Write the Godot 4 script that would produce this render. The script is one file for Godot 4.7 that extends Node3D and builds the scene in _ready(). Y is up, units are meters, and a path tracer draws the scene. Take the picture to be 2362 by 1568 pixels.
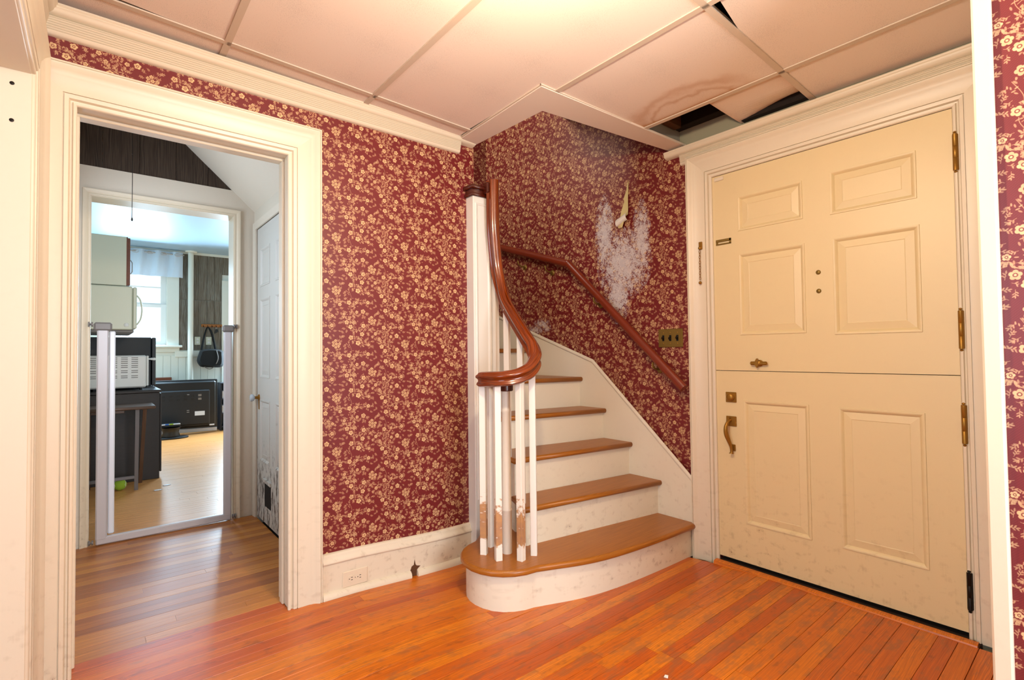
extends Node3D
# Entrance hall with a red flowered wallpaper, a winding stair, a Dutch front door and a doorway to the kitchen.
# World: the camera stands at x = 0, z = 0; the back wall is z = -2.33, the front-door wall is x = 2.56.

const WALL_Z := -2.33
const DOOR_X := 2.56
const HALL_Z := -3.86
const KIT_Z := -8.75

var M := {}          # materials
var counts := {}     # name -> how many, per parent
var rng := RandomNumberGenerator.new()

# ------------------------------------------------------------------ mesh builder
class MB:
	var v := PackedVector3Array()
	var n := PackedVector3Array()
	var t := PackedVector2Array()
	var t2 := PackedVector2Array()
	var off := Vector2.ZERO
	var swap := false
	var uv2mode := 0

	func proj_uv(p: Vector3, nn: Vector3) -> Vector2:
		var a := nn.abs()
		var r: Vector2
		if a.y >= a.x and a.y >= a.z:
			r = Vector2(p.x, p.z)
		elif a.x >= a.z:
			r = Vector2(p.z, -p.y)
		else:
			r = Vector2(p.x, -p.y)
		if swap:
			r = Vector2(r.y, r.x)
		return r + off

	func uv2_of(p: Vector3) -> Vector2:
		if uv2mode == 1:      # lying surfaces: plan
			return Vector2((p.x - 1.0) / 4.0 + 0.5, p.z / 4.0 + 0.5)
		if uv2mode == 2:      # right stair wall
			return Vector2((p.z + 3.5) / 2.4, 1.0 - p.y / 2.4)
		return Vector2((p.x - p.z) * 0.8, 1.0 - p.y / 2.6)

	func put(p: Vector3, nn: Vector3, uv: Vector2) -> void:
		v.append(p); n.append(nn); t.append(uv); t2.append(uv2_of(p))

	func tri(a: Vector3, b: Vector3, c: Vector3, hint := Vector3.ZERO, ns := [], us := []) -> void:
		var f := (c - a).cross(b - a)
		if f.length_squared() < 1e-16:
			return
		f = f.normalized()
		var h: Vector3 = hint
		if ns.size() == 3 and h == Vector3.ZERO:
			h = ns[0] + ns[1] + ns[2]
		var p := [a, b, c]
		var order := [0, 1, 2]
		if h != Vector3.ZERO and f.dot(h) < 0.0:
			order = [0, 2, 1]
			f = -f
		for i in order:
			put(p[i], ns[i] if ns.size() == 3 else f, us[i] if us.size() == 3 else proj_uv(p[i], f))

	func quad(a: Vector3, b: Vector3, c: Vector3, d: Vector3, hint := Vector3.ZERO, ns := [], us := []) -> void:
		if ns.size() == 4 or us.size() == 4:
			var n1 := [ns[0], ns[1], ns[2]] if ns.size() == 4 else []
			var n2 := [ns[0], ns[2], ns[3]] if ns.size() == 4 else []
			var u1 := [us[0], us[1], us[2]] if us.size() == 4 else []
			var u2 := [us[0], us[2], us[3]] if us.size() == 4 else []
			tri(a, b, c, hint, n1, u1)
			tri(a, c, d, hint, n2, u2)
		else:
			tri(a, b, c, hint)
			tri(a, c, d, hint)

	# a box between two corners, edges chamfered by ch, optionally turned about its centre
	func box(lo: Vector3, hi: Vector3, ch := 0.0, turn := Basis.IDENTITY) -> MB:
		var c := (lo + hi) * 0.5
		var s := ((hi - lo) * 0.5).abs()
		ch = minf(ch, minf(s.x, minf(s.y, s.z)) * 0.9)
		var ax := [Vector3.RIGHT, Vector3.UP, Vector3.BACK]
		var q := func(x: float, y: float, z: float) -> Vector3:
			return c + turn * Vector3(x, y, z)
		for k in 3:
			var a: Vector3 = ax[k]
			var u: Vector3 = ax[(k + 1) % 3]
			var w: Vector3 = ax[(k + 2) % 3]
			var sa := a.dot(s); var su := u.dot(s); var sw := w.dot(s)
			for sg in [-1.0, 1.0]:
				var o: Vector3 = a * sa * sg
				var uu := u * (su - ch); var ww := w * (sw - ch)
				quad(c + turn * (o - uu - ww), c + turn * (o + uu - ww), c + turn * (o + uu + ww), c + turn * (o - uu + ww), turn * (a * sg))
				if ch > 0.0:
					for sh in [-1.0, 1.0]:   # edge along w between face a*sg and face u*sh
						var e1: Vector3 = a * sa * sg + u * (su - ch) * sh
						var e2: Vector3 = a * (sa - ch) * sg + u * su * sh
						quad(c + turn * (e1 - ww), c + turn * (e2 - ww), c + turn * (e2 + ww), c + turn * (e1 + ww), turn * (a * sg + u * sh))
		if ch > 0.0:
			for x in [-1.0, 1.0]:
				for y in [-1.0, 1.0]:
					for z in [-1.0, 1.0]:
						tri(c + turn * Vector3(x * s.x, y * (s.y - ch), z * (s.z - ch)), c + turn * Vector3(x * (s.x - ch), y * s.y, z * (s.z - ch)), c + turn * Vector3(x * (s.x - ch), y * (s.y - ch), z * s.z), turn * Vector3(x, y, z))
		return self

	# flat polygon given as 3-D points in one plane spanned by u, w
	func face(pts: Array, u: Vector3, w: Vector3, hint: Vector3) -> void:
		var flat := PackedVector2Array()
		for p in pts:
			flat.append(Vector2(p.dot(u), p.dot(w)))
		var ix := Geometry2D.triangulate_polygon(flat)
		for i in range(0, ix.size(), 3):
			tri(pts[ix[i]], pts[ix[i + 1]], pts[ix[i + 2]], hint)

	# polygon (in u, w from origin o) pushed along d
	func prism(poly: Array, o: Vector3, u: Vector3, w: Vector3, d: Vector3) -> MB:
		var a := []; var b := []
		for p in poly:
			var q: Vector3 = o + u * p.x + w * p.y
			a.append(q); b.append(q + d)
		face(a, u, w, -d); face(b, u, w, d)
		var area := 0.0
		for i in poly.size():
			var p0: Vector2 = poly[i]; var p1: Vector2 = poly[(i + 1) % poly.size()]
			area += p0.x * p1.y - p1.x * p0.y
		for i in poly.size():
			var j := (i + 1) % poly.size()
			var e: Vector2 = poly[j] - poly[i]
			var h := (u * e.y - w * e.x) * signf(area)
			quad(a[i], a[j], b[j], b[i], h)
		return self

	# horizontal slab with rounded rim; outline in (x, z)
	func slab(outline: Array, y0: float, y1: float, r: float, seg := 4) -> MB:
		var m := outline.size()
		var area := 0.0
		for i in m:
			area += outline[i].x * outline[(i + 1) % m].y - outline[(i + 1) % m].x * outline[i].y
		var sg := signf(area)
		var inw := []
		for i in m:
			var e0: Vector2 = (outline[i] - outline[(i + m - 1) % m]).normalized()
			var e1: Vector2 = (outline[(i + 1) % m] - outline[i]).normalized()
			var n0 := Vector2(-e0.y, e0.x) * sg; var n1 := Vector2(-e1.y, e1.x) * sg
			var k := n0 + n1
			inw.append(k / maxf(0.35, k.length_squared() / 2.0))
		var rings := []; var nr := []
		for s in 2 * seg + 2:
			var top := s > seg
			var ang := PI * 0.5 * (float(s - (1 if top else 0)) / seg - 1.0)
			var inset := r * (1.0 - cos(ang))
			var y := (y1 - r if top else y0 + r) + r * sin(ang)
			var ring := []; var nn := []
			for i in m:
				var p: Vector2 = outline[i] + inw[i] * inset
				ring.append(Vector3(p.x, y, p.y))
				var o2: Vector2 = -inw[i].normalized()
				nn.append(Vector3(o2.x * cos(ang), sin(ang), o2.y * cos(ang)).normalized())
			rings.append(ring); nr.append(nn)
		for s in rings.size() - 1:
			for i in m:
				var j := (i + 1) % m
				quad(rings[s][i], rings[s][j], rings[s + 1][j], rings[s + 1][i], nr[s][i] + nr[s + 1][j], [nr[s][i], nr[s][j], nr[s + 1][j], nr[s + 1][i]])
		face(rings[0], Vector3.RIGHT, Vector3.BACK, Vector3.DOWN)
		face(rings[-1], Vector3.RIGHT, Vector3.BACK, Vector3.UP)
		return self

	static func edge_normals(prof: Array, closed: bool) -> Array:
		var m := prof.size()
		var cnt := m if closed else m - 1
		var en := []
		for i in cnt:
			var e: Vector2 = (prof[(i + 1) % m] - prof[i]).normalized()
			en.append(Vector2(e.y, -e.x))
		var out := []
		for i in cnt:
			var a: Vector2 = en[i]; var b: Vector2 = en[i]
			if closed or i > 0:
				var p: Vector2 = en[(i + cnt - 1) % cnt]
				if p.dot(en[i]) > 0.6: a = (p + en[i]).normalized()
			if closed or i < cnt - 1:
				var q: Vector2 = en[(i + 1) % cnt]
				if q.dot(en[i]) > 0.6: b = (q + en[i]).normalized()
			out.append([a, b])
		return out

	# moulding that runs along pts in a plane of normal nn; profile (across, out), mitred at the corners
	func moulding(pts: Array, nn: Vector3, prof: Array, closed := false, flip := false) -> MB:
		var m := pts.size()
		var wd := []
		for i in m:
			var has0 := closed or i > 0
			var has1 := closed or i < m - 1
			var d0: Vector3 = (pts[i] - pts[(i + m - 1) % m]).normalized() if has0 else Vector3.ZERO
			var d1: Vector3 = (pts[(i + 1) % m] - pts[i]).normalized() if has1 else Vector3.ZERO
			var w0 := nn.cross(d0); var w1 := nn.cross(d1)
			if flip: w0 = -w0; w1 = -w1
			if not has0: w0 = w1
			if not has1: w1 = w0
			var k := w0 + w1
			wd.append(k / (k.length_squared() / 2.0))
		var en := edge_normals(prof, false)
		var run := 0.0
		for i in (m if closed else m - 1):
			var j := (i + 1) % m
			var dir: Vector3 = (pts[j] - pts[i]).normalized()
			var w := nn.cross(dir)
			if flip: w = -w
			var seg_len: float = (pts[j] - pts[i]).length()
			var acc := 0.0
			for k in prof.size() - 1:
				var p: Vector2 = prof[k]; var q: Vector2 = prof[k + 1]
				var a: Vector3 = pts[i] + wd[i] * p.x + nn * p.y
				var b: Vector3 = pts[j] + wd[j] * p.x + nn * p.y
				var c: Vector3 = pts[j] + wd[j] * q.x + nn * q.y
				var d: Vector3 = pts[i] + wd[i] * q.x + nn * q.y
				var na2: Vector2 = en[k][0]; var nb2: Vector2 = en[k][1]
				var na := (w * na2.x + nn * na2.y).normalized(); var nb := (w * nb2.x + nn * nb2.y).normalized()
				var e := q - p
				var mid := (w * e.y - nn * e.x)
				if mid.dot(na) < 0: na = -na; nb = -nb
				# outside is the side that looks away from the wall
				if prof_sign(prof) < 0: na = -na; nb = -nb
				var l := e.length()
				quad(a, b, c, d, na + nb, [na, na, nb, nb], [Vector2(run, acc) + off, Vector2(run + seg_len, acc) + off, Vector2(run + seg_len, acc + l) + off, Vector2(run, acc + l) + off])
				acc += l
			run += seg_len
		if not closed:
			for end in [0, m - 1]:
				var cap := []
				for p in prof: cap.append(pts[end] + wd[end] * p.x + nn * p.y)
				cap.append(pts[end] + wd[end] * prof[-1].x); cap.append(pts[end] + wd[end] * prof[0].x)
				var dirx: Vector3 = (pts[0] - pts[1]).normalized() if end == 0 else (pts[m - 1] - pts[m - 2]).normalized()
				face(cap, wd[end].normalized(), nn, dirx)
		return self

	static func prof_sign(prof: Array) -> float:
		# + when the profile's left-hand normal (dy, -dx) points away from the wall
		return -1.0 if prof[-1].x > prof[0].x else 1.0

	# closed profile swept along a path of frames [point, side, up]
	func sweep(prof: Array, fr: Array, caps := true) -> MB:
		var en := edge_normals(prof, true)
		var area := 0.0
		for i in prof.size():
			area += prof[i].x * prof[(i + 1) % prof.size()].y - prof[(i + 1) % prof.size()].x * prof[i].y
		var sg := signf(area)
		var run := 0.0
		for i in fr.size() - 1:
			var seg_len: float = (fr[i + 1][0] - fr[i][0]).length()
			var acc := 0.0
			for k in prof.size():
				var p: Vector2 = prof[k]; var q: Vector2 = prof[(k + 1) % prof.size()]
				var at := func(f, c): return f[0] + f[1] * c.x + f[2] * c.y
				var nm := func(f, c): return ((f[1] * c.x + f[2] * c.y) * sg).normalized()
				var l := (q - p).length()
				var n0: Vector2 = en[k][0]; var n1: Vector2 = en[k][1]
				var ns := [nm.call(fr[i], n0), nm.call(fr[i + 1], n0), nm.call(fr[i + 1], n1), nm.call(fr[i], n1)]
				quad(at.call(fr[i], p), at.call(fr[i + 1], p), at.call(fr[i + 1], q), at.call(fr[i], q), ns[0] + ns[2], ns, [Vector2(run, acc) + off, Vector2(run + seg_len, acc) + off, Vector2(run + seg_len, acc + l) + off, Vector2(run, acc + l) + off])
				acc += l
			run += seg_len
		if caps:
			for e in [0, fr.size() - 1]:
				var cap := []
				for p in prof: cap.append(fr[e][0] + fr[e][1] * p.x + fr[e][2] * p.y)
				var d: Vector3 = fr[0][0] - fr[1][0] if e == 0 else fr[e][0] - fr[e - 1][0]
				face(cap, fr[e][1], fr[e][2], d)
		return self

	func tube(pts: Array, r: float, seg := 10, caps := true) -> MB:
		var prof := []
		for i in seg:
			prof.append(Vector2(cos(TAU * i / seg), sin(TAU * i / seg)) * r)
		return sweep(prof, frames(pts), caps)

	static func frames(pts: Array, up := Vector3.UP) -> Array:
		var out := []
		var side := Vector3.ZERO
		for i in pts.size():
			var d: Vector3 = (pts[mini(i + 1, pts.size() - 1)] - pts[maxi(i - 1, 0)]).normalized()
			if side == Vector3.ZERO:
				var u := up if absf(d.dot(up)) < 0.95 else Vector3.BACK
				side = d.cross(u).normalized()
			else:
				side = (side - d * side.dot(d)).normalized()
			out.append([pts[i], side, side.cross(d).normalized()])
		return out

	# turned shape: profile (radius, height) round an axis from base
	func lathe(prof: Array, base: Vector3, axis := Vector3.UP, seg := 20) -> MB:
		axis = axis.normalized()
		var u := axis.cross(Vector3.RIGHT if absf(axis.x) < 0.8 else Vector3.UP).normalized()
		var w := axis.cross(u)
		var en := edge_normals(prof, false)
		for k in prof.size() - 1:
			var p: Vector2 = prof[k]; var q: Vector2 = prof[k + 1]
			for i in seg:
				var a0 := TAU * i / seg; var a1 := TAU * (i + 1) / seg
				var r0 := u * cos(a0) + w * sin(a0); var r1 := u * cos(a1) + w * sin(a1)
				var n0: Vector2 = en[k][0]; var n1: Vector2 = en[k][1]
				var ns := [r0 * n0.x + axis * n0.y, r1 * n0.x + axis * n0.y, r1 * n1.x + axis * n1.y, r0 * n1.x + axis * n1.y]
				quad(base + r0 * p.x + axis * p.y, base + r1 * p.x + axis * p.y, base + r1 * q.x + axis * q.y, base + r0 * q.x + axis * q.y, ns[0] + ns[1] + ns[2] + ns[3], ns,
					[Vector2(a0 * 0.1, p.y) + off, Vector2(a1 * 0.1, p.y) + off, Vector2(a1 * 0.1, q.y) + off, Vector2(a0 * 0.1, q.y) + off])
		return self

	func ball(c: Vector3, r: float, seg := 18) -> MB:
		var prof := []
		for i in seg / 2 + 1:
			var a := -PI / 2 + PI * i / (seg / 2)
			prof.append(Vector2(maxf(cos(a), 0.0) * r, sin(a) * r))
		return lathe(prof, c, Vector3.UP, seg)

	func mesh(base: Vector3) -> ArrayMesh:
		var vv := PackedVector3Array()
		vv.resize(v.size())
		for i in v.size(): vv[i] = v[i] - base
		var a := []
		a.resize(Mesh.ARRAY_MAX)
		a[Mesh.ARRAY_VERTEX] = vv; a[Mesh.ARRAY_NORMAL] = n; a[Mesh.ARRAY_TEX_UV] = t; a[Mesh.ARRAY_TEX_UV2] = t2
		var m := ArrayMesh.new()
		m.add_surface_from_arrays(Mesh.PRIMITIVE_TRIANGLES, a)
		return m

# ------------------------------------------------------------------ scene tree helpers
func numbered(parent: Node, called: String) -> String:
	var key := "%d/%s" % [parent.get_instance_id(), called]
	var k: int = counts.get(key, 0)
	counts[key] = k + 1
	return called if k == 0 else "%s_%03d" % [called, k]

func world_of(o: Node3D) -> Vector3:
	var p := Vector3.ZERO
	var q: Node = o
	while q != self and q is Node3D:
		p += (q as Node3D).position
		q = q.get_parent()
	return p

# commits a builder as one named mesh; under the root its origin is put at "at"
func obj(called: String, mb: MB, m: Material, parent: Node3D = self, at := Vector3.ZERO) -> MeshInstance3D:
	var o := MeshInstance3D.new()
	o.name = numbered(parent, called)
	parent.add_child(o, true)
	if parent == self: o.position = at
	o.mesh = mb.mesh(at if parent == self else world_of(parent))
	o.material_override = m
	return o

func thing(called: String, label: String, category: String, at := Vector3.ZERO, group := "") -> Node3D:
	var o := Node3D.new()
	o.name = numbered(self, called)
	add_child(o, true)
	o.position = at
	return tag(o, label, category, group)

func tag(o: Node3D, label: String, category: String, group := "") -> Node3D:
	o.set_meta("label", label); o.set_meta("category", category)
	if group: o.set_meta("group", group)
	return o

func struct(called: String, mb: MB, m: Material, label := "") -> MeshInstance3D:
	var o := obj(called, mb, m)
	o.set_meta("kind", "structure")
	if label: o.set_meta("label", label)
	return o

func struct_root(called: String, label := "", at := Vector3.ZERO) -> Node3D:
	var o := Node3D.new()
	o.name = numbered(self, called)
	add_child(o, true)
	o.position = at
	o.set_meta("kind", "structure")
	if label: o.set_meta("label", label)
	return o

func V(x: float, y: float, z: float) -> Vector3: return Vector3(x, y, z)
func V2(x: float, y: float) -> Vector2: return Vector2(x, y)

func sag(x: float, z: float) -> float:      # the old floor dips towards the foot of the stair
	return -0.032 * smoothstep(0.8, 1.5, x) * smoothstep(-1.15, -1.75, z) * (1.0 if z > -2.6 else 0.0)

func cy(x: float) -> float:                 # the hung ceiling drops a little towards the front door
	return 2.312 - 0.027 * (x - 0.4)

# Catmull-Rom through points
func spline(p: Array, per := 6) -> Array:
	var out := []
	for i in p.size() - 1:
		var a = p[maxi(i - 1, 0)]; var b = p[i]; var c = p[i + 1]; var d = p[mini(i + 2, p.size() - 1)]
		for k in per:
			var t := float(k) / per
			out.append(0.5 * ((2.0 * b) + (c - a) * t + (2.0 * a - 5.0 * b + 4.0 * c - d) * t * t + (3.0 * b - 3.0 * c + d - a) * t * t * t))
	out.append(p[-1])
	return out

func _ready() -> void:
	# ---- camera
	var cam := Camera3D.new()
	cam.name = "camera"
	add_child(cam)
	cam.fov = rad_to_deg(2.0 * atan(784.0 / 1164.0))
	cam.position = V(0, 1.1, 0)
	cam.basis = Basis(Vector3.UP, -0.6917) * Basis(Vector3.RIGHT, 0.0248) * Basis(Vector3.BACK, -0.0111)
	cam.near = 0.03; cam.far = 100.0
	cam.current = true
	# ---- sky and exposure
	var we := WorldEnvironment.new()
	we.name = "world_environment"
	var env := Environment.new()
	env.background_mode = Environment.BG_COLOR
	env.background_color = Color(0.86, 0.94, 1.0)
	env.background_energy_multiplier = 2.2
	env.tonemap_mode = Environment.TONE_MAPPER_LINEAR
	env.tonemap_exposure = 0.77
	env.sdfgi_enabled = true; env.ssao_enabled = true; env.ssil_enabled = true
	we.environment = env
	add_child(we)
	# ---- daylight through the windows of the rooms around, plus one added fill (the ceiling lamp carries its own light)
	area("kitchen_window_light", V(0.42, 1.85, -8.55), V(0, -0.35, 1), V2(0.7, 1.15), Color(0.76, 0.90, 1.0), 9.0)
	area("kitchen_glass_door_light", V(2.02, 1.25, -8.60), V(-0.15, -0.45, 1), V2(0.9, 1.9), Color(0.80, 0.92, 1.0), 24.0)
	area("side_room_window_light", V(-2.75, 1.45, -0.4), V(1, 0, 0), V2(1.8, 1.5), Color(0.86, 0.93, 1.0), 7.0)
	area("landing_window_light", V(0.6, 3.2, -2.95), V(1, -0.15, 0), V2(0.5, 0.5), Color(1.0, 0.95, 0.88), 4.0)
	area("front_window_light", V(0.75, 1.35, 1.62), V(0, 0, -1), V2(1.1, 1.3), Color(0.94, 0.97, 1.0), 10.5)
	area("added_hall_fill_light", V(-0.112, 1.55, -3.25), V(1, 0, 0), V2(0.5, 1.1), Color(0.88, 0.94, 1.0), 1.25)  # unseen fill added to brighten the small hall; no window known there
	make_materials()
	build_shell()
	build_ceiling()
	build_floor()
	build_trim()
	build_front_door()
	build_stair()
	build_wall_things()
	build_hall()
	build_kitchen_shell()
	build_kitchen_things()

func area(called: String, at: Vector3, towards: Vector3, size: Vector2, color: Color, energy: float) -> void:
	var l := AreaLight3D.new()
	l.name = called
	add_child(l)
	l.position = at
	l.look_at_from_position(at, at + towards, Vector3.UP)
	l.area_size = size
	l.light_color = color; l.light_energy = energy
	l.shadow_enabled = true
	l.area_range = 15.0

# ------------------------------------------------------------------ computed textures
func tex(img: Image) -> ImageTexture:
	img.generate_mipmaps()
	return ImageTexture.create_from_image(img)

func noise(seed_: int, freq: float, octaves := 4, kind := FastNoiseLite.TYPE_SIMPLEX_SMOOTH) -> FastNoiseLite:
	var f := FastNoiseLite.new()
	f.seed = seed_; f.frequency = freq; f.noise_type = kind
	f.fractal_type = FastNoiseLite.FRACTAL_FBM; f.fractal_octaves = octaves
	return f

# fn(u, v) -> Color, u and v in 0..1
func paint(w: int, h: int, fn: Callable) -> Image:
	var b := PackedByteArray()
	b.resize(w * h * 4)
	var i := 0
	for y in h:
		for x in w:
			var c: Color = fn.call((x + 0.5) / w, (y + 0.5) / h)
			b[i] = int(clampf(c.r, 0, 1) * 255.0); b[i + 1] = int(clampf(c.g, 0, 1) * 255.0)
			b[i + 2] = int(clampf(c.b, 0, 1) * 255.0); b[i + 3] = int(clampf(c.a, 0, 1) * 255.0)
			i += 4
	return Image.create_from_data(w, h, false, Image.FORMAT_RGBA8, b)

# noise that repeats over the unit square (the square laid round a torus would need 4-D; blend of shifted samples does here)
func tiled(f: FastNoiseLite, u: float, v: float, su: float, sv: float) -> float:
	var a := f.get_noise_2d(u * su, v * sv); var b := f.get_noise_2d((u - 1.0) * su, v * sv)
	var c := f.get_noise_2d(u * su, (v - 1.0) * sv); var d := f.get_noise_2d((u - 1.0) * su, (v - 1.0) * sv)
	return lerpf(lerpf(a, b, u), lerpf(c, d, u), v)

class Pad:      # a small canvas that wraps round, for the wallpaper print
	var w: int; var h: int
	var c := PackedFloat32Array()      # 0 ground .. 1 light ink
	var tone := PackedFloat32Array()
	func _init(ww: int, hh: int):
		w = ww; h = hh
		c.resize(w * h); tone.resize(w * h)
	func dab(x: float, y: float, rx: float, ry: float, ang: float, ink: float, tn: float) -> void:
		var r := ceili(maxf(rx, ry) + 1.0)
		var ca := cos(ang); var sa := sin(ang)
		for j in range(-r, r + 1):
			for i in range(-r, r + 1):
				var px := floorf(x) + i + 0.5 - x; var py := floorf(y) + j + 0.5 - y
				var a := (px * ca + py * sa) / rx; var b := (-px * sa + py * ca) / ry
				var d := sqrt(a * a + b * b)
				var k := clampf((1.0 - d) * minf(rx, ry) + 0.5, 0.0, 1.0) * ink
				if k > 0.0:
					var at := posmod(int(floorf(y)) + j, h) * w + posmod(int(floorf(x)) + i, w)
					c[at] = lerpf(c[at], 1.0, k) if tn >= 0.0 else c[at] * (1.0 - k)
					if tn >= 0.0: tone[at] = lerpf(tone[at], tn, k)
	func stroke(pts: Array, r: float, ink: float, tn: float) -> void:
		for i in pts.size() - 1:
			var a: Vector2 = pts[i]; var b: Vector2 = pts[i + 1]
			var n := maxi(1, ceili((b - a).length() / 1.2))
			for k in n:
				var p := a.lerp(b, float(k) / n)
				dab(p.x, p.y, r, r, 0, ink, tn)

func flower(p: Pad, at: Vector2, r: float) -> void:
	p.dab(at.x, at.y, r * 1.25, r * 1.25, 0, 0.85, -1.0)
	for k in 5:
		var a := TAU * k / 5.0 + at.x
		p.dab(at.x + cos(a) * r * 0.62, at.y + sin(a) * r * 0.62, r * 0.40, r * 0.42, a, 0.95, rng.randf_range(0.55, 0.9))
	p.dab(at.x, at.y, r * 0.40, r * 0.40, 0, 0.75, -1.0)
	p.dab(at.x, at.y, r * 0.22, r * 0.22, 0, 0.95, 0.9)

func leaf(p: Pad, at: Vector2, a: float, l: float) -> void:
	p.dab(at.x + cos(a) * l * 0.5, at.y + sin(a) * l * 0.5, l * 0.52, l * 0.22, a, 0.85, rng.randf_range(0.25, 0.55))

func sprig(p: Pad, at: Vector2, a: float, l: float) -> void:
	p.stroke([at, at + Vector2.from_angle(a) * l], 1.1, 0.8, 0.3)
	for k in 4:
		var q := at + Vector2.from_angle(a) * l * (0.35 + 0.2 * k)
		leaf(p, q, a + (0.9 if k % 2 else -0.9), l * 0.5)
	leaf(p, at + Vector2.from_angle(a) * l, a, l * 0.45)

func wallpaper_image() -> Image:
	rng.seed = 4471
	var p := Pad.new(704, 500)               # 0.352 m x 0.25 m: two columns, the second dropped by half
	for col in 2:
		var o := V2(col * 352.0 - 10.0, col * 270.0 - 30.0)
		# the winding stem and its branches
		var stem := spline([V2(95, -60), V2(130, 20), V2(112, 110), V2(150, 190), V2(160, 270), V2(150, 340), V2(165, 420), V2(130, 440)], 8)
		var br1 := spline([V2(152, 350), V2(205, 330), V2(260, 308), V2(330, 322), V2(400, 335)], 6)
		var br2 := spline([V2(158, 270), V2(120, 240), V2(85, 225), V2(60, 190)], 6)
		var br3 := spline([V2(120, 120), V2(180, 80), V2(230, 60), V2(290, 75)], 6)
		var br4 := spline([V2(165, 410), V2(215, 430), V2(250, 465), V2(300, 470)], 6)
		for s in [stem, br1, br2, br3, br4]:
			var q := []
			for k in s: q.append(k + o)
			p.stroke(q, 1.5, 0.7, 0.3)
		var late := []
		for f in [[85, 258, 19], [122, 300, 19], [250, 288, 19], [236, 368, 19], [126, 402, 20], [196, 452, 21], [372, 362, 15], [246, 150, 20], [184, 158, 14], [108, 70, 19], [60, 180, 13], [296, 60, 16], [300, 470, 13], [180, 66, 13]]:
			late.append([V2(f[0], f[1]) + o, f[2] * 1.16])
		for k in 7:                          # the full cluster
			var a := TAU * k / 7.0
			late.append([V2(338, 232) + o + (Vector2.from_angle(a) * 30.0 if k < 6 else Vector2.ZERO), 14.5])
		for k in 260:
			var s: Array = [stem, br1, br2, br3, br4][k % 5]
			var q: Vector2 = s[rng.randi_range(0, s.size() - 1)]
			leaf(p, q + o + Vector2.from_angle(rng.randf() * TAU) * rng.randf_range(5, 36), rng.randf() * TAU, rng.randf_range(13, 20))
		for g in [[400, 335, 0.2], [60, 190, 3.6], [290, 75, -0.4], [300, 470, 0.5], [95, 20, 2.6], [338, 290, 1.2], [300, 190, -2.4], [385, 180, -0.8], [200, 205, -1.1], [250, 420, 0.9], [40, 420, 2.2], [60, 120, 2.9], [390, 420, 0.4], [300, 390, 2.0]]:
			sprig(p, V2(g[0], g[1]) + o, g[2], 30.0)
		for k in 76:
			sprig(p, V2(rng.randf() * 352.0, rng.randf() * 500.0) + o, rng.randf() * TAU, rng.randf_range(20, 30))
		for f in late: flower(p, f[0], f[1])
	var nz := noise(3, 0.03)
	var b := PackedByteArray()
	b.resize(p.w * p.h * 4)
	var lo := Color(0.41, 0.095, 0.105); var lo2 := Color(0.48, 0.15, 0.15)
	var i := 0
	for y in p.h:
		for x in p.w:
			# ground: a fine woven net of lighter dots on the slant
			var net := 1.0 if (posmod(x + y, 11) < 3) and (posmod(x - y + 704, 9) < 5) else 0.0
			var g := lo.lerp(lo2, net * 0.75)
			var k := p.c[i]
			var light := Color(0.62, 0.45, 0.34).lerp(Color(0.86, 0.75, 0.54), clampf(p.tone[i] * 1.15, 0, 1))
			g = g.lerp(light, k)
			b[i * 4] = int(g.r * 255); b[i * 4 + 1] = int(g.g * 255); b[i * 4 + 2] = int(g.b * 255); b[i * 4 + 3] = 255
			i += 1
	return Image.create_from_data(p.w, p.h, false, Image.FORMAT_RGBA8, b)

func wood_image(w: int, h: int, seed_: int, contrast: float) -> Image:   # grain runs along u; values round 0.85
	var a := noise(seed_, 1.0, 3); var b := noise(seed_ + 1, 1.0, 4); var c := noise(seed_ + 2, 1.0, 2)
	return paint(w, h, func(u: float, v: float) -> Color:
		var warp := tiled(a, u, v, 2.5, 5.0) * 0.6
		var streak := tiled(b, u, v + warp * 0.06, 3.0, 60.0)
		var fine := tiled(c, u, v, 10.0, 160.0)
		var k := clampf(0.84 + contrast * (streak * 0.75 + fine * 0.35), 0.0, 1.0)
		return Color(k, lerpf(k, k * k, 0.35), lerpf(k, k * k, 0.7)))

func dirt_detail(seed_: int, low: float, specks: float) -> Image:
	# what has rubbed off on painted trim: u round the room, v = 0 at the ceiling and 1 at the floor
	var a := noise(seed_, 1.0, 5); var b := noise(seed_ + 1, 1.0, 3); var c := noise(seed_ + 2, 1.0, 2)
	return paint(1024, 1024, func(u: float, v: float) -> Color:
		var k := tiled(a, u, v, 22.0, 60.0)
		var fine := tiled(b, u, v, 150.0, 400.0)
		var streaks := tiled(c, u, v, 120.0, 12.0)
		var hgt := smoothstep(0.72, 1.0, v)
		var grime := clampf((k * 1.2 + streaks * 0.25 - 0.15) * 0.42, 0, 1) * (0.12 + low * hgt)
		var chip := smoothstep(0.68 - 0.12 * hgt * low, 0.80, fine * 0.7 + k * 0.6 - 0.06 + hgt * low * 0.16) * specks
		var col := Color(0.50, 0.36, 0.20).lerp(Color(0.20, 0.12, 0.07), chip)
		return Color(col.r, col.g, col.b, clampf(grime + chip * 0.8, 0, 0.9)))

func mat(color: Color, rough := 0.5, metal := 0.0) -> StandardMaterial3D:
	var m := StandardMaterial3D.new()
	m.albedo_color = color; m.roughness = rough; m.metallic = metal
	return m

func textured(color: Color, t: Texture2D, scale: Vector3, rough := 0.5) -> StandardMaterial3D:
	var m := mat(color, rough)
	m.albedo_texture = t; m.uv1_scale = scale
	return m

func with_detail(m: StandardMaterial3D, t: Texture2D) -> StandardMaterial3D:
	m.detail_enabled = true; m.detail_albedo = t; m.detail_uv_layer = BaseMaterial3D.DETAIL_UV_2
	m.detail_blend_mode = BaseMaterial3D.BLEND_MODE_MIX
	return m

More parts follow.
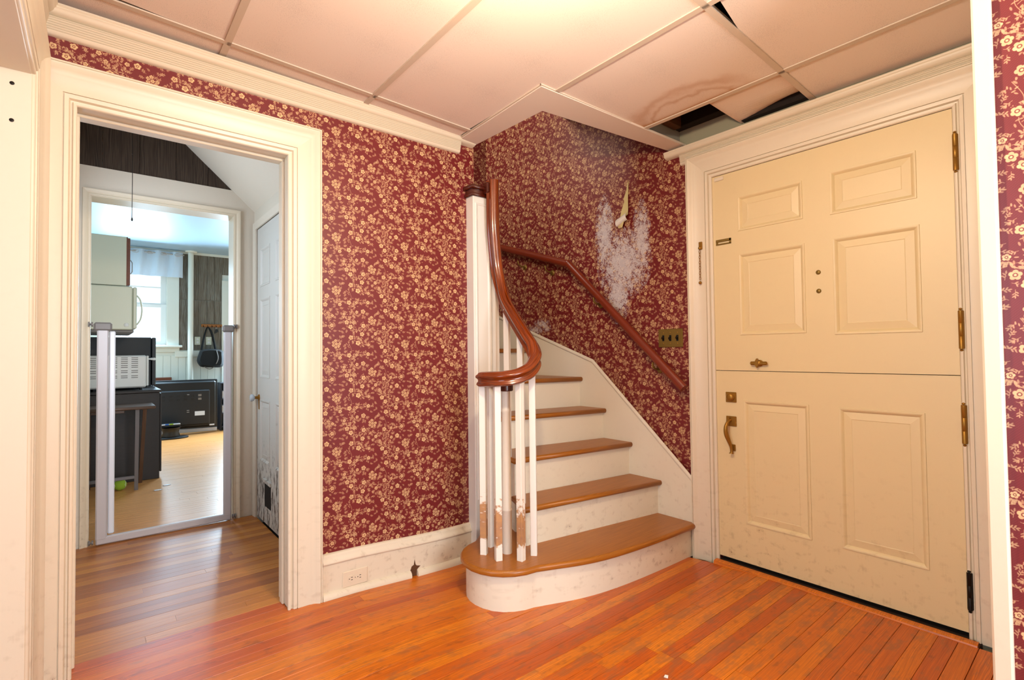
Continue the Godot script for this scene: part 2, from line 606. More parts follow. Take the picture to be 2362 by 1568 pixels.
func bumped(m: StandardMaterial3D, t: Texture2D, cm: float) -> StandardMaterial3D:
	m.heightmap_enabled = true; m.heightmap_texture = t; m.heightmap_scale = cm
	return m

func make_materials() -> void:
	var paper := tex(wallpaper_image())
	var paper_scale := V(1.0 / 0.352, 1.0 / 0.25, 1)
	M.paper = textured(Color(1, 1, 1), paper, paper_scale, 0.42)
	# the stair wall: the same paper, scraped off in one ragged patch down to the white lining
	var ra := noise(91, 1.0, 5); var rb := noise(92, 1.0, 3)
	M.paper_patch = with_detail(textured(Color(1, 1, 1), paper, paper_scale, 0.42), tex(paint(1024, 1024, func(u: float, v: float) -> Color:
		var z := u * 2.4 - 3.5; var y := (1.0 - v) * 2.4
		# two lobes upward, one tongue down
		var e := maxf(1.0 - V2((z + 1.985) / 0.215, (y - 1.65) / 0.24).length(), maxf(1.0 - V2((z + 2.13) / 0.085, (y - 1.86) / 0.27).length(), maxf(1.0 - V2((z + 1.845) / 0.07, (y - 1.79) / 0.24).length(), 1.0 - V2((z + 2.03) / 0.10, (y - 1.47) / 0.20).length())))
		var smear := maxf(1.0 - V2((z + 2.745) / 0.10, (y - 1.30) / 0.05).length(), maxf(1.0 - V2((z + 2.80) / 0.16, (y - 1.27) / 0.03).length(), 0.0)) * 0.55
		e = maxf(e, smear)
		if e <= 0.0: return Color(0.8, 0.78, 0.78, 0)
		var n := ra.get_noise_2d(u * 60.0, v * 42.0); var f := rb.get_noise_2d(u * 210.0, v * 170.0)
		var s2 := rb.get_noise_2d(u * 480.0 + 7.0, v * 300.0)
		var k := smoothstep(0.0, 0.85, e * 1.15 + n * 0.7 + f * 0.75 + s2 * 0.5)
		return Color(0.82, 0.80, 0.80, k * 0.80))))
	var dirt := tex(dirt_detail(11, 0.55, 0.7)); var dirt_bad := tex(dirt_detail(23, 1.0, 1.0))
	M.trim = with_detail(mat(Color(0.85, 0.805, 0.715), 0.40), dirt)
	M.trim_worn = with_detail(mat(Color(0.85, 0.805, 0.715), 0.40), dirt_bad)
	M.door_paint = with_detail(mat(Color(0.85, 0.775, 0.60), 0.42), dirt_bad)
	M.stair_paint = with_detail(mat(Color(0.88, 0.85, 0.77), 0.42), dirt_bad)
	M.white = mat(Color(0.88, 0.86, 0.82), 0.40)
	M.white_plastic = mat(Color(0.90, 0.89, 0.88), 0.35)
	# baluster feet: paint chewed away to bare wood
	var na := noise(61, 1.0, 4)
	M.baluster_worn = with_detail(mat(Color(0.90, 0.88, 0.83), 0.40), tex(paint(512, 1024, func(u: float, v: float) -> Color:
		var y := (1.0 - v) * 2.6
		var e := smoothstep(0.185, 0.26, y) * (1.0 - smoothstep(0.26, 0.56, y))
		var n := tiled(na, u, v, 60.0, 60.0); var f := tiled(na, u, v, 190.0, 420.0)
		var k := smoothstep(0.48, 0.56, e * 0.85 + n * 0.75 + f * 0.40)
		var foot := smoothstep(0.35, 0.6, n + f * 0.8) * (1.0 - smoothstep(0.2, 0.5, y)) * 0.6
		return Color(0.68 + n * 0.12, 0.51 + n * 0.10, 0.36, maxf(k, foot)))))
	# hung ceiling: fine pits
	var cn := noise(5, 1.0, 2)
	var pits := paint(512, 512, func(u: float, v: float) -> Color:
		var k := tiled(cn, u, v, 110.0, 110.0)
		var d := 1.0 - 0.34 * smoothstep(0.36, 0.52, k)
		return Color(d, d * 0.985, d * 0.965))
	var pit_t := tex(pits)
	M.tile = textured(Color(0.90, 0.86, 0.83), pit_t, V(3.3, 3.3, 1), 0.9)
	M.grid = mat(Color(0.79, 0.73, 0.66), 0.6)
	# the two tiles by the hole carry the rings of a leak
	var sn := noise(77, 1.0, 4)
	M.tile_stain = with_detail(textured(Color(0.90, 0.86, 0.83), pit_t, V(3.3, 3.3, 1), 0.9), tex(paint(1024, 1024, func(u: float, v: float) -> Color:
		var x := (u - 0.5) * 4.0 + 1.0; var z := (v - 0.5) * 4.0
		if x < 1.7 or z > -0.7 or z < -1.8: return Color(0.6, 0.4, 0.2, 0)
		var n := sn.get_noise_2d(x * 6.0, z * 6.0) * 0.035
		var d := V2((x - 2.22) / 1.0, (z + 1.29) / 1.55).length() + n
		var ring := exp(-pow((d - 0.190) / 0.028, 2.0)) * 0.42 + exp(-pow((d - 0.135) / 0.011, 2.0)) * 0.38 + 0.10 * (1.0 - smoothstep(0.1, 0.19, d))
		ring *= smoothstep(-0.92, -1.12, z) if x < 2.205 else 0.0
		var edge := 0.0
		if x > 2.205:
			edge = exp(-(x - 2.22) / 0.035) * 0.55 + exp(-(-0.88 - z) / 0.03) * 0.5 + exp(-absf(z + 1.21) / 0.012) * 0.25
		else:
			edge = exp(-(2.20 - x) / 0.012) * 0.7 * (smoothstep(-0.9, -1.2, z))
		return Color(0.70, 0.47, 0.19, clampf((ring + edge) * (1.0 + n * 4.0), 0, 0.85)))))
	# floor boards: one grain, several stains, and the wear of years seen in plan
	var grain := tex(wood_image(1024, 512, 31, 0.26))
	var wa := noise(41, 1.0, 5); var wb := noise(42, 1.0, 4)
	var wear := tex(paint(1024, 1024, func(u: float, v: float) -> Color:
		var x := (u - 0.5) * 4.0 + 1.0; var z := (v - 0.5) * 4.0
		var n := wa.get_noise_2d(x * 5.0, z * 14.0); var f := wb.get_noise_2d(x * 24.0, z * 60.0)
		var walk := exp(-pow((z + 1.25 - 0.25 * (x - 0.9)) / 0.55, 2.0))      # the path from the left to the front door
		var k := smoothstep(0.22, 0.8, n * 0.9 + f * 0.45 + walk * 0.36) * 0.42
		var dark := smoothstep(0.30, 0.7, -n + f * 0.4) * 0.35
		return Color(0.46, 0.34, 0.23).lerp(Color(0.24, 0.11, 0.05), clampf(dark * 2.5 - k, 0, 1)) * Color(1, 1, 1, 0) + Color(0, 0, 0, clampf(maxf(k, dark), 0, 0.6))))
	M.boards = []
	for c in [Color(0.93, 0.54, 0.09), Color(0.90, 0.49, 0.08), Color(0.96, 0.58, 0.11), Color(0.84, 0.41, 0.07), Color(0.92, 0.52, 0.08), Color(0.94, 0.56, 0.10), Color(0.87, 0.45, 0.08)]:
		M.boards.append(with_detail(textured(c, grain, V(0.8, 3.2, 1), 0.33), wear))
	M.boards_hall = []
	for c in [Color(0.84, 0.56, 0.21), Color(0.79, 0.50, 0.18), Color(0.88, 0.60, 0.24), Color(0.72, 0.44, 0.16)]:
		M.boards_hall.append(textured(c, grain, V(0.8, 3.2, 1), 0.34))
	M.board_pale = textured(Color(0.98, 0.71, 0.43), grain, V(0.8, 3.2, 1), 0.34)
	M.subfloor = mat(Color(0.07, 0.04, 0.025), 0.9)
	M.tread = textured(Color(0.74, 0.48, 0.16), grain, V(0.9, 4.0, 1), 0.34)
	var mahogany := tex(wood_image(512, 512, 83, 0.62))
	M.rail = textured(Color(0.52, 0.225, 0.06), mahogany, V(0.9, 2.2, 1), 0.22)
	M.rail.clearcoat_enabled = true; M.rail.clearcoat = 0.5; M.rail.clearcoat_roughness = 0.12
	M.rail_dark = textured(Color(0.33, 0.11, 0.055), grain, V(1.2, 6.0, 1), 0.25)
	M.rail_wall = textured(Color(0.54, 0.215, 0.115), grain, V(1.2, 6.0, 1), 0.33)
	M.brass = mat(Color(0.60, 0.44, 0.17), 0.40, 0.7)
	M.brass_old = textured(Color(0.52, 0.43, 0.20), pit_t, V(9, 9, 1), 0.45)
	M.brass_old.metallic = 0.6
	M.iron = mat(Color(0.10, 0.065, 0.035), 0.5, 0.5)
	M.dark_hole = mat(Color(0.03, 0.025, 0.02), 0.9)
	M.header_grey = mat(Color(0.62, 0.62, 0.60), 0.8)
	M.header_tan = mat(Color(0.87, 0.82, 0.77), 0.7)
	M.sill_brown = mat(Color(0.20, 0.15, 0.10), 0.9)
	M.shade_dark = textured(Color(0.10, 0.07, 0.05), grain, V(1, 3, 1), 0.9)  # near-black, the shade above the hung ceiling put into the colour
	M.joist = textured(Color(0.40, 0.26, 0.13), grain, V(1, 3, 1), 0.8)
	M.plaster = mat(Color(0.78, 0.76, 0.72), 0.8)
	M.lining = mat(Color(0.62, 0.60, 0.50), 0.8)
	var barn := tex(wood_image(512, 512, 57, 0.85))
	M.barn_dark = textured(Color(0.27, 0.22, 0.17), barn, V(0.7, 2.4, 1), 0.75)
	M.barn_grey = textured(Color(0.50, 0.48, 0.44), barn, V(0.7, 2.4, 1), 0.75)
	M.hall_paint = with_detail(mat(Color(0.84, 0.81, 0.75), 0.5), dirt)
	# the hall door: paint scratched through to dark wood round the cat flap
	var da := noise(15, 1.0, 4)
	M.door_scratched = with_detail(mat(Color(0.78, 0.78, 0.76), 0.45), tex(paint(512, 1024, func(u: float, v: float) -> Color:
		var y := (1.0 - v) * 2.6
		var n := tiled(da, u, v, 40.0, 16.0); var f := tiled(da, u, v, 150.0, 60.0)
		var k := smoothstep(0.28, 0.40, n * 0.9 + f * 0.5 + 0.38 * (1.0 - smoothstep(0.2, 0.75, y)) - 0.12)
		return Color(0.13, 0.085, 0.07, k * (1.0 - smoothstep(0.5, 1.0, y)) * 0.9 + 0.3 * smoothstep(0.5, 0.6, f)))))
	M.kitchen_white = mat(Color(0.84, 0.84, 0.80), 0.5)
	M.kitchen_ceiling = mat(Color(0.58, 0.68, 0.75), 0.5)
	M.cream_enamel = mat(Color(0.82, 0.82, 0.74), 0.35)
	M.cabinet_wood = textured(Color(0.55, 0.29, 0.16), grain, V(1, 4, 1), 0.45)
	M.espresso = textured(Color(0.175, 0.15, 0.155), grain, V(1, 4, 1), 0.5)
	M.outlet_cream = mat(Color(0.85, 0.79, 0.69), 0.4)
	M.tray_wood = textured(Color(0.44, 0.35, 0.31), grain, V(1, 4, 1), 0.45)
	M.tray_metal = mat(Color(0.45, 0.43, 0.44), 0.5, 0.2)
	M.black = mat(Color(0.045, 0.048, 0.058), 0.4)
	M.black_panel = mat(Color(0.085, 0.09, 0.11), 0.5)
	M.black_cloth = mat(Color(0.012, 0.012, 0.015), 0.95)
	M.grey_plastic = mat(Color(0.46, 0.44, 0.43), 0.5)
	M.lilac_white = mat(Color(0.76, 0.745, 0.76), 0.4)
	M.gate_leaf = mat(Color(0.90, 0.92, 0.96), 0.3)  # paler than the frame: daylight behind the leaf put into its colour
	M.steel = mat(Color(0.7, 0.7, 0.7), 0.3, 0.9)
	M.ball = mat(Color(0.58, 0.70, 0.18), 0.9)
	M.oak = textured(Color(0.72, 0.45, 0.16), grain, V(1, 4, 1), 0.45)
	M.sticker = mat(Color(0.86, 0.88, 0.92), 0.5)
	M.sticker_blue = mat(Color(0.15, 0.40, 0.75), 0.5)
	M.sticker_green = mat(Color(0.60, 0.72, 0.12), 0.5)
	M.navy = mat(Color(0.05, 0.07, 0.14), 0.5)
	M.curtain = mat(Color(0.86, 0.90, 0.95), 0.9)
	M.curtain.backlight_enabled = true; M.curtain.backlight = Color(0.75, 0.8, 0.85)
	M.pane = mat(Color(1, 1, 1, 0.06), 0.02)
	M.pane.transparency = BaseMaterial3D.TRANSPARENCY_ALPHA
	M.knob_glass = mat(Color(0.75, 0.80, 0.84), 0.1)
	M.glow = mat(Color(1, 0.95, 0.85), 0.5)
	M.glow.emission_enabled = true; M.glow.emission = Color(1.0, 0.86, 0.66); M.glow.emission_energy_multiplier = 1.5
	M.day_glow = mat(Color(0.9, 0.95, 1.0), 0.5)
	M.day_glow.emission_enabled = true; M.day_glow.emission = Color(0.82, 0.91, 1.0); M.day_glow.emission_energy_multiplier = 1.6
	M.paper_back = mat(Color(0.84, 0.78, 0.55), 0.8)

# ------------------------------------------------------------------ room shell
func build_shell() -> void:
	# back wall (red paper), with the doorway to the kitchen hall
	var b := MB.new()
	b.box(V(-0.30, -0.1, -2.47), V(-0.068, 2.75, WALL_Z))
	b.box(V(-0.068, 1.995, -2.47), V(0.668, 2.75, WALL_Z))
	b.box(V(0.668, -0.1, -2.47), V(1.66, 2.75, WALL_Z))
	struct("wall_back", b, M.paper, "dark red wallpaper with small cream flowers on vines, between kitchen doorway and stair")
	# right wall: stair part with the scraped patch, then over and beside the front door
	b = MB.new()
	b.uv2mode = 2
	b.box(V(DOOR_X, -0.1, -3.55), V(2.70, 3.6, -1.630))
	b.box(V(DOOR_X, -0.1, -1.630), V(2.70, 2.240, -1.385))
	struct("wall_stair", b, M.paper_patch, "flowered wallpaper above the stair with a large scraped white patch")
	b = MB.new()
	b.box(V(DOOR_X, 2.03, -1.385), V(2.70, 2.75, -0.393))
	b.box(V(DOOR_X + 0.004, 2.241, -1.630), V(2.70, 2.75, -1.385))
	b.box(V(2.62, -0.1, -1.385), V(2.70, 2.03, -0.393))  # backing added behind the door to keep daylight out of its gaps
	b.box(V(DOOR_X, -0.1, -0.393), V(2.70, 2.75, 1.7))
	struct("wall_right", b, M.lining)
	# far end of the stairwell and the upper storey round the stair
	b = MB.new()
	b.box(V(0.985, -0.1, -3.55), V(DOOR_X, 3.6, -3.41))
	b.box(V(0.3, 2.86, -3.55), V(0.985, 3.6, -3.41))
	struct("wall_stairwell_end", b, M.paper)
	b = MB.new()
	b.box(V(0.2, 2.75, -2.47), V(1.66, 3.6, WALL_Z))
	b.box(V(0.2, 3.6, -3.55), V(2.70, 3.7, -1.45))
	b.box(V(1.56, 2.75, -1.58), V(2.56, 3.6, -1.50))
	b.box(V(0.2, 2.86, -3.41), V(0.3, 3.6, -2.47))
	b.box(V(0.985, 1.2, -3.41), V(1.0, 2.86, -2.47))
	struct("wall_landing", b, M.plaster)
	# closet wall beside the camera
	b = MB.new()
	b.box(V(1.49, -0.1, -0.19), V(1.60, 2.75, 1.7))
	struct("wall_closet", b, M.paper, "wallpapered end wall standing close by the front door")
	b = MB.new()
	b.box(V(1.60, -0.1, -0.19), V(2.56, 2.75, -0.08))
	struct("wall_closet_side", b, M.trim)
	# left wall with its wide opening to the side room, and the side room itself
	b = MB.new()
	b.box(V(-0.30, -0.1, WALL_Z), V(-0.16, 2.75, -2.160))
	b.box(V(-0.30, 1.996, -2.160), V(-0.16, 2.75, 0.35))
	b.box(V(-0.30, -0.1, 0.356), V(-0.16, 2.75, 1.7))
	struct("wall_left", b, M.paper)
	b = MB.new()
	b.box(V(-0.30, -0.1, 1.7), V(2.70, 2.75, 1.82))
	struct("wall_front", b, M.paper)
	b = MB.new()
	b.box(V(-3.0, -0.1, -2.6), V(-2.85, 2.75, 2.4))
	b.box(V(-2.85, -0.1, -2.6), V(-0.30, 2.75, -2.47))
	b.box(V(-2.85, -0.1, 2.27), V(-0.30, 2.75, 2.4))
	b.box(V(-0.30, -0.1, 1.82), V(-0.16, 2.75, 2.4))
	struct("wall_side_room", b, M.plaster)
	b = MB.new()
	b.box(V(-2.84, 0.7, -1.3), V(-2.80, 2.2, 0.5), 0.004)
	struct("window_2", b, M.day_glow)
	b = MB.new()
	b.box(V(0.2, 0.7, 1.66), V(1.3, 2.0, 1.70), 0.004)
	struct("window_3", b, M.day_glow)
	b = MB.new()
	b.box(V(-0.120, 1.0, -3.5), V(-0.1165, 2.1, -3.0), 0.001)  # glowing pane added for the hall fill, out of view
	struct("added_fill_pane_4", b, M.day_glow)
	b = MB.new()
	b.box(V(-3.0, 2.60, -2.6), V(-0.30, 2.75, 2.4))
	struct("ceiling_side_room", b, M.plaster)
	b = MB.new()
	b.box(V(-3.0, -0.12, -2.6), V(-0.16, -0.001, 2.4))
	struct("floor_side_room", b, M.boards[0])

# ------------------------------------------------------------------ hung ceiling
func tile_poly(mb: MB, pts: Array, th := 0.014, lift := 0.006) -> MB:
	var lo := []; var hi := []
	for p in pts:
		var up: float = p.z if p is Vector3 else 0.0
		lo.append(V(p.x, cy(p.x) + lift + up, p.y)); hi.append(V(p.x, cy(p.x) + lift + up + th, p.y))
	mb.face(lo, Vector3.RIGHT, Vector3.BACK, Vector3.DOWN)
	mb.face(hi, Vector3.RIGHT, Vector3.BACK, Vector3.UP)
	var c := Vector3.ZERO
	for p in lo: c += p / lo.size()
	for i in lo.size():
		var j := (i + 1) % lo.size()
		var h: Vector3 = (lo[i] + lo[j]) * 0.5 - c
		var e: Vector3 = lo[j] - lo[i]
		var nn := e.cross(Vector3.UP)
		if nn.dot(h) < 0: nn = -nn
		mb.quad(lo[i], lo[j], hi[j], hi[i], nn)
	return mb

func bar(mb: MB, a: Vector2, b: Vector2, w := 0.0245, th := 0.005) -> MB:   # a T-bar seen from below, with its web
	var d := (b - a).normalized()
	var s := V2(-d.y, d.x)
	var q := func(p: Vector2, k: float, up: float) -> Vector3: return V(p.x + s.x * k, cy(p.x + s.x * k) + up, p.y + s.y * k)
	for r in [[w * 0.5, 0.0, th], [0.0015, th, 0.03]]:
		var k: float = r[0]; var y0: float = r[1]; var y1: float = r[2]
		mb.quad(q.call(a, -k, y0), q.call(b, -k, y0), q.call(b, k, y0), q.call(a, k, y0), Vector3.DOWN)
		mb.quad(q.call(a, -k, y1), q.call(b, -k, y1), q.call(b, k, y1), q.call(a, k, y1), Vector3.UP)
		for sg in [-1.0, 1.0]:
			mb.quad(q.call(a, k * sg, y0), q.call(b, k * sg, y0), q.call(b, k * sg, y1), q.call(a, k * sg, y1), V(s.x, 0, s.y) * sg)
	return mb

func build_ceiling() -> void:
	var root := struct_root("ceiling", "hung ceiling of large beige fibre tiles in a painted metal grid", V(1.2, 2.3, -1.0))
	var xs := [-0.16, 0.391, 0.993, 1.608, 2.215, 2.56]
	var zs := [-2.185, -0.88, 0.34, 1.56]
	var g := 0.004
	# border strip along the back wall
	for k in 3:
		var x1: float = xs[k + 1] - g if k < 2 else 1.53
		var mb := MB.new(); mb.uv2mode = 1; mb.off = V2(k * 0.37, 0.1)
		obj("ceiling_tile", tile_poly(mb, [V2(xs[k] + g, -2.33), V2(x1, -2.33), V2(x1, -2.185 - g), V2(xs[k] + g, -2.185 - g)]), M.tile, root)
	for j in 3:
		for k in 5:
			if j == 0 and k >= 3: continue
			var x0: float = xs[k] + g; var x1: float = xs[k + 1] - g
			var z0: float = zs[j] + g; var z1: float = zs[j + 1] - g
			var pts := [V2(x0, z0), V2(x1, z0), V2(x1, z1), V2(x0, z1)]
			if j == 0 and k == 0: pts = [V2(x0, z0 + 0.034), V2(x0 + 0.37, z0 + 0.006), V2(x1, z0), V2(x1, z1), V2(x0, z1)]
			if j == 0 and k == 2: pts = [V2(x0, z0), V2(1.525, z0), V2(1.525, -1.61), V2(x1, -1.61), V2(x1, z1), V2(x0, z1)]
			if j == 1 and k == 3: pts = [V2(x0 + 0.002, z0 + 0.040), V2(x0 + 0.25, z0), V2(x1, z0), V2(x1, z1), V2(x0, z1)]
			var mb := MB.new(); mb.uv2mode = 1; mb.off = V2(k * 0.37, j * 0.21)
			obj("ceiling_tile", tile_poly(mb, pts), M.tile, root)
	# the tiles round the missing one
	var mt := MB.new(); mt.uv2mode = 1
	obj("ceiling_tile", tile_poly(mt, [V2(1.612, -1.61), V2(2.211, -1.61), V2(2.211, -0.884), V2(1.612, -0.884)]), M.tile_stain, root)
	mt = MB.new(); mt.uv2mode = 1
	var bt := obj("ceiling_tile", curled_tile(mt), M.tile_stain, root)
	bt.set_meta("label", "cut ceiling tile hanging beside the dark hole")
	for x in [0.391, 0.993]: obj("grid_bar", bar(MB.new(), V2(x, -2.33), V2(x, 1.6)), M.grid, root)
	obj("grid_bar", bar(MB.new(), V2(1.608, -1.61), V2(1.608, 1.6)), M.grid, root)
	obj("grid_bar", bar(MB.new(), V2(2.215, -1.61), V2(2.215, 1.6)), M.grid, root)
	obj("grid_bar", bar(MB.new(), V2(-0.16, -2.185), V2(1.53, -2.185)), M.grid, root)
	for z in [-0.88, 0.34]: obj("grid_bar", bar(MB.new(), V2(-0.16, z), V2(2.56, z)), M.grid, root)
	# angle round the stair opening
	obj("wall_angle", bar(MB.new(), V2(1.543, -2.27), V2(1.519, -1.612), 0.014, 0.006), M.grid, root)
	obj("wall_angle", bar(MB.new(), V2(1.513, -1.612), V2(2.23, -1.568), 0.014, 0.006), M.grid, root)
	# above it: the old deck, a joist and the boxed header of the stair opening
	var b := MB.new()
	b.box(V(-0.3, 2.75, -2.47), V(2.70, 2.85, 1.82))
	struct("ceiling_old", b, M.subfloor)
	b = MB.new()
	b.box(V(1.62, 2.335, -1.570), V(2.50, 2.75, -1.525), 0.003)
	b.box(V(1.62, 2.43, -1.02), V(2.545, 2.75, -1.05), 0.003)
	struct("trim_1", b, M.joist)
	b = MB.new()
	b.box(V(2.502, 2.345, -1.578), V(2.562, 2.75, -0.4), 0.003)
	b.box(V(2.520, 2.262, -1.205), V(2.562, 2.344, -0.4), 0.003)  # dark boards added in place of shade above the hole and the crown
	struct("trim_2", b, M.shade_dark)
	# edge of the stair opening: a flat beige board under the ceiling, grey plastered header above it
	b = MB.new()
	var o := [V2(1.520, -1.612), V2(1.545, -2.275), V2(1.650, -2.330), V2(1.672, -1.768)]
	var f := [V2(1.520, -1.612), V2(1.672, -1.768), V2(2.560, -1.632), V2(2.560, -1.535)]
	for q in [o, f]: tile_poly(b, q, 0.012, -0.004)
	struct("trim_3", b, M.header_tan, "flat beige board round the stair opening in the ceiling")
	b = MB.new()
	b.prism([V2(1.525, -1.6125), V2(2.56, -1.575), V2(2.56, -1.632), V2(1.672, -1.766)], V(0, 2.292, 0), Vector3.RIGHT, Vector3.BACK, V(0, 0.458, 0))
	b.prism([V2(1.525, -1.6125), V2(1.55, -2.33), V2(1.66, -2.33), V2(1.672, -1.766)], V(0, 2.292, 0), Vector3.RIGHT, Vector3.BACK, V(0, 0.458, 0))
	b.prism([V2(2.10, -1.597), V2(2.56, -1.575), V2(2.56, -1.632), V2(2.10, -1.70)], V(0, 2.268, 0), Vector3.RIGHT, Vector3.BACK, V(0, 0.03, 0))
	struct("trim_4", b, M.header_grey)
	# the lamp that lights the hall, above the frame
	var lamp := thing("ceiling_light", "short brass hanging lamp with a bare round bulb in the entrance", "ceiling light", V(0.76, cy(0.76), -0.82))
	obj("base", MB.new().lathe([V2(0.0, 0.0), V2(0.085, 0.0), V2(0.09, 0.01), V2(0.075, 0.03), V2(0.0, 0.03)], V(0.76, cy(0.76) + 0.0, -0.82), Vector3.DOWN, 28), M.brass, lamp)
	obj("rod", MB.new().lathe([V2(0.006, 0.0), V2(0.006, 0.225), V2(0.016, 0.23), V2(0.018, 0.245), V2(0.0, 0.246)], V(0.76, cy(0.76), -0.82), Vector3.DOWN, 14), M.brass, lamp)
	obj("bulb", MB.new().ball(V(0.76, cy(0.76) - 0.285, -0.82), 0.045, 20), M.glow, lamp)
	var l := OmniLight3D.new()
	l.name = "hall_lamp_light"
	add_child(l)
	l.position = V(0.76, cy(0.76) - 0.285, -0.82)
	l.light_color = Color(1.0, 0.90, 0.765); l.light_energy = LAMP; l.light_size = 0.04
	l.omni_range = 12.0; l.omni_attenuation = 2.0; l.shadow_enabled = true

const LAMP := 1.9

func V3(x: float, z: float, up: float) -> Vector3: return Vector3(x, z, up)   # tile corner: x, z and how far it is pushed up

# ------------------------------------------------------------------ floors
func board(mb: MB, x0: float, x1: float, z0: float, z1: float, g: float) -> MB:
	var n := maxi(1, ceili((x1 - x0) / 0.25))
	var lift := rng.randf_range(0.0, 0.0007)
	mb.uv2mode = 1
	mb.off = V2(rng.randf() * 3.0, rng.randf() * 2.0)
	for i in n:
		var a := lerpf(x0 + g, x1 - g, float(i) / n); var b := lerpf(x0 + g, x1 - g, float(i + 1) / n)
		var c := 0.0006
		var P := func(x: float, z: float, dy: float) -> Vector3: return V(x, sag(x, z) + lift + dy, z)
		var za := z0 + g; var zb := z1 - g
		mb.quad(P.call(a, za + c, 0), P.call(b, za + c, 0), P.call(b, zb - c, 0), P.call(a, zb - c, 0), Vector3.UP)
		mb.quad(P.call(a, za + c, 0), P.call(b, za + c, 0), P.call(b, za, -0.0012), P.call(a, za, -0.0012), V(0, 1, -1))
		mb.quad(P.call(a, zb - c, 0), P.call(b, zb - c, 0), P.call(b, zb, -0.0012), P.call(a, zb, -0.0012), V(0, 1, 1))
		mb.quad(P.call(a, za, -0.0012), P.call(b, za, -0.0012), P.call(b, za, -0.012), P.call(a, za, -0.012), Vector3.FORWARD)
		mb.quad(P.call(a, zb, -0.0012), P.call(b, zb, -0.0012), P.call(b, zb, -0.012), P.call(a, zb, -0.012), Vector3.BACK)
		if i == 0: mb.quad(P.call(a, za, 0), P.call(a, zb, 0), P.call(a, zb, -0.012), P.call(a, za, -0.012), Vector3.LEFT)
		if i == n - 1: mb.quad(P.call(b, za, 0), P.call(b, zb, 0), P.call(b, zb, -0.012), P.call(b, za, -0.012), Vector3.RIGHT)
	return mb

func curled_tile(mb: MB) -> MB:             # the cut piece, its wall side bent up so the shape gives a dark gap
	var at := func(i: int, j: int, th: float) -> Vector3:
		var x := lerpf(2.219, 2.552, i / 14.0); var z := lerpf(-1.215, -0.884, j / 8.0)
		return V(x, cy(x) + 0.006 + th + 0.055 * pow(maxf(0.0, x - 2.36) / 0.19, 1.8) * smoothstep(-1.25, -0.93, z), z)
	for i in 14:
		for j in 8:
			mb.quad(at.call(i, j, 0.0), at.call(i + 1, j, 0.0), at.call(i + 1, j + 1, 0.0), at.call(i, j + 1, 0.0), Vector3.DOWN)
			mb.quad(at.call(i, j, 0.013), at.call(i + 1, j, 0.013), at.call(i + 1, j + 1, 0.013), at.call(i, j + 1, 0.013), Vector3.UP)
		mb.quad(at.call(i, 0, 0.0), at.call(i + 1, 0, 0.0), at.call(i + 1, 0, 0.013), at.call(i, 0, 0.013), Vector3.FORWARD)
		mb.quad(at.call(i, 8, 0.0), at.call(i + 1, 8, 0.0), at.call(i + 1, 8, 0.013), at.call(i, 8, 0.013), Vector3.BACK)
	for j in 8:
		mb.quad(at.call(14, j, 0.0), at.call(14, j + 1, 0.0), at.call(14, j + 1, 0.013), at.call(14, j, 0.013), Vector3.RIGHT)
	return mb

func build_floor() -> void:
	rng.seed = 90210
	var b := MB.new()
	b.box(V(-0.30, -0.12, -3.86), V(2.70, -0.045, 1.82))
	struct("floor_base", b, M.subfloor)
	var root := struct_root("floor", "worn narrow orange-brown strip floor", V(1.2, 0, -1.4))
	var w := 0.0572
	var z := -3.85
	var rest := MB.new()
	while z < 1.7:
		var z1 := z + w
		var hall := z1 < -2.40
		var x0 := -0.16 if not hall else -0.12
		var x1 := 2.50 if not hall else 0.86
		if not hall and z1 < -2.33: x0 = -0.06; x1 = 0.655
		if z1 < -1.86 and not hall and z1 >= -2.33: x1 = 1.70
		var x := x0
		while x < x1 - 0.001:
			var l := rng.randf_range(0.55, 2.3)
			if x == x0: l = rng.randf_range(0.25, 1.9)
			var e := minf(x + l, x1)
			if x1 - e < 0.22: e = x1
			if z < -0.42:
				var m: Material
				if hall: m = M.boards_hall[rng.randi() % 4]
				else: m = M.boards[rng.randi() % 7]
				obj("board", board(MB.new(), x, e, z, z1, 0.0004), m, root)
			else:
				board(rest, x, e, z, z1, 0.0009)
			x = e
		z = z1
	var o := obj("board", rest, M.boards[1], root)
	o.set_meta("kind", "stuff")
	# saddle under the front door, and a brown board in the gap behind it
	b = MB.new()
	b.prism([V2(2.492, -0.01), V2(2.498, 0.006), V2(2.508, 0.009), V2(2.530, 0.009), V2(2.534, 0.0), V2(2.534, -0.01)], V(0, 0, -1.385), Vector3.RIGHT, Vector3.UP, V(0, 0, 1.02))
	struct("trim_5", b, M.boards[0])
	b = MB.new()
	b.box(V(2.535, -0.04, -1.385), V(2.70, -0.004, -0.36))
	struct("trim_6", b, M.sill_brown)
	# kitchen floor
	rng.seed = 77
	b = MB.new()
	z = KIT_Z
	while z < -3.86:
		var x := -0.3 - rng.randf() * 0.5
		while x < 3.4:
			var l := rng.randf_range(0.6, 2.2)
			board(b, maxf(x, -0.2), minf(x + l, 3.4), z, minf(z + w, -3.86), 0.0005)
			x += l
		z += w
	var kf := struct_root("floor_kitchen", "pale worn strip floor of the kitchen", V(1.0, 0, -6))
	obj("board", b, M.board_pale, kf).set_meta("kind", "stuff")
	b = MB.new()
	b.box(V(-0.2, -0.12, KIT_Z), V(3.4, -0.012, -3.86))
	struct("floor_kitchen_base", b, M.subfloor)
	# a scrap of paper on the boards
	var p := Vector3(1.0, 0.0015, -0.55)
	var scrap := MB.new()
	scrap.slab([V2(1.485, -1.012), V2(1.499, -1.016), V2(1.503, -1.006), V2(1.491, -1.000)], sag(1.49, -1.01) + 0.0008, sag(1.49, -1.01) + 0.004, 0.001, 2)
	tag(obj("paper_scrap", scrap, M.white, self, V(1.494, 0, -1.008)), "tiny white scrap lying on the orange boards before the front door", "scrap")

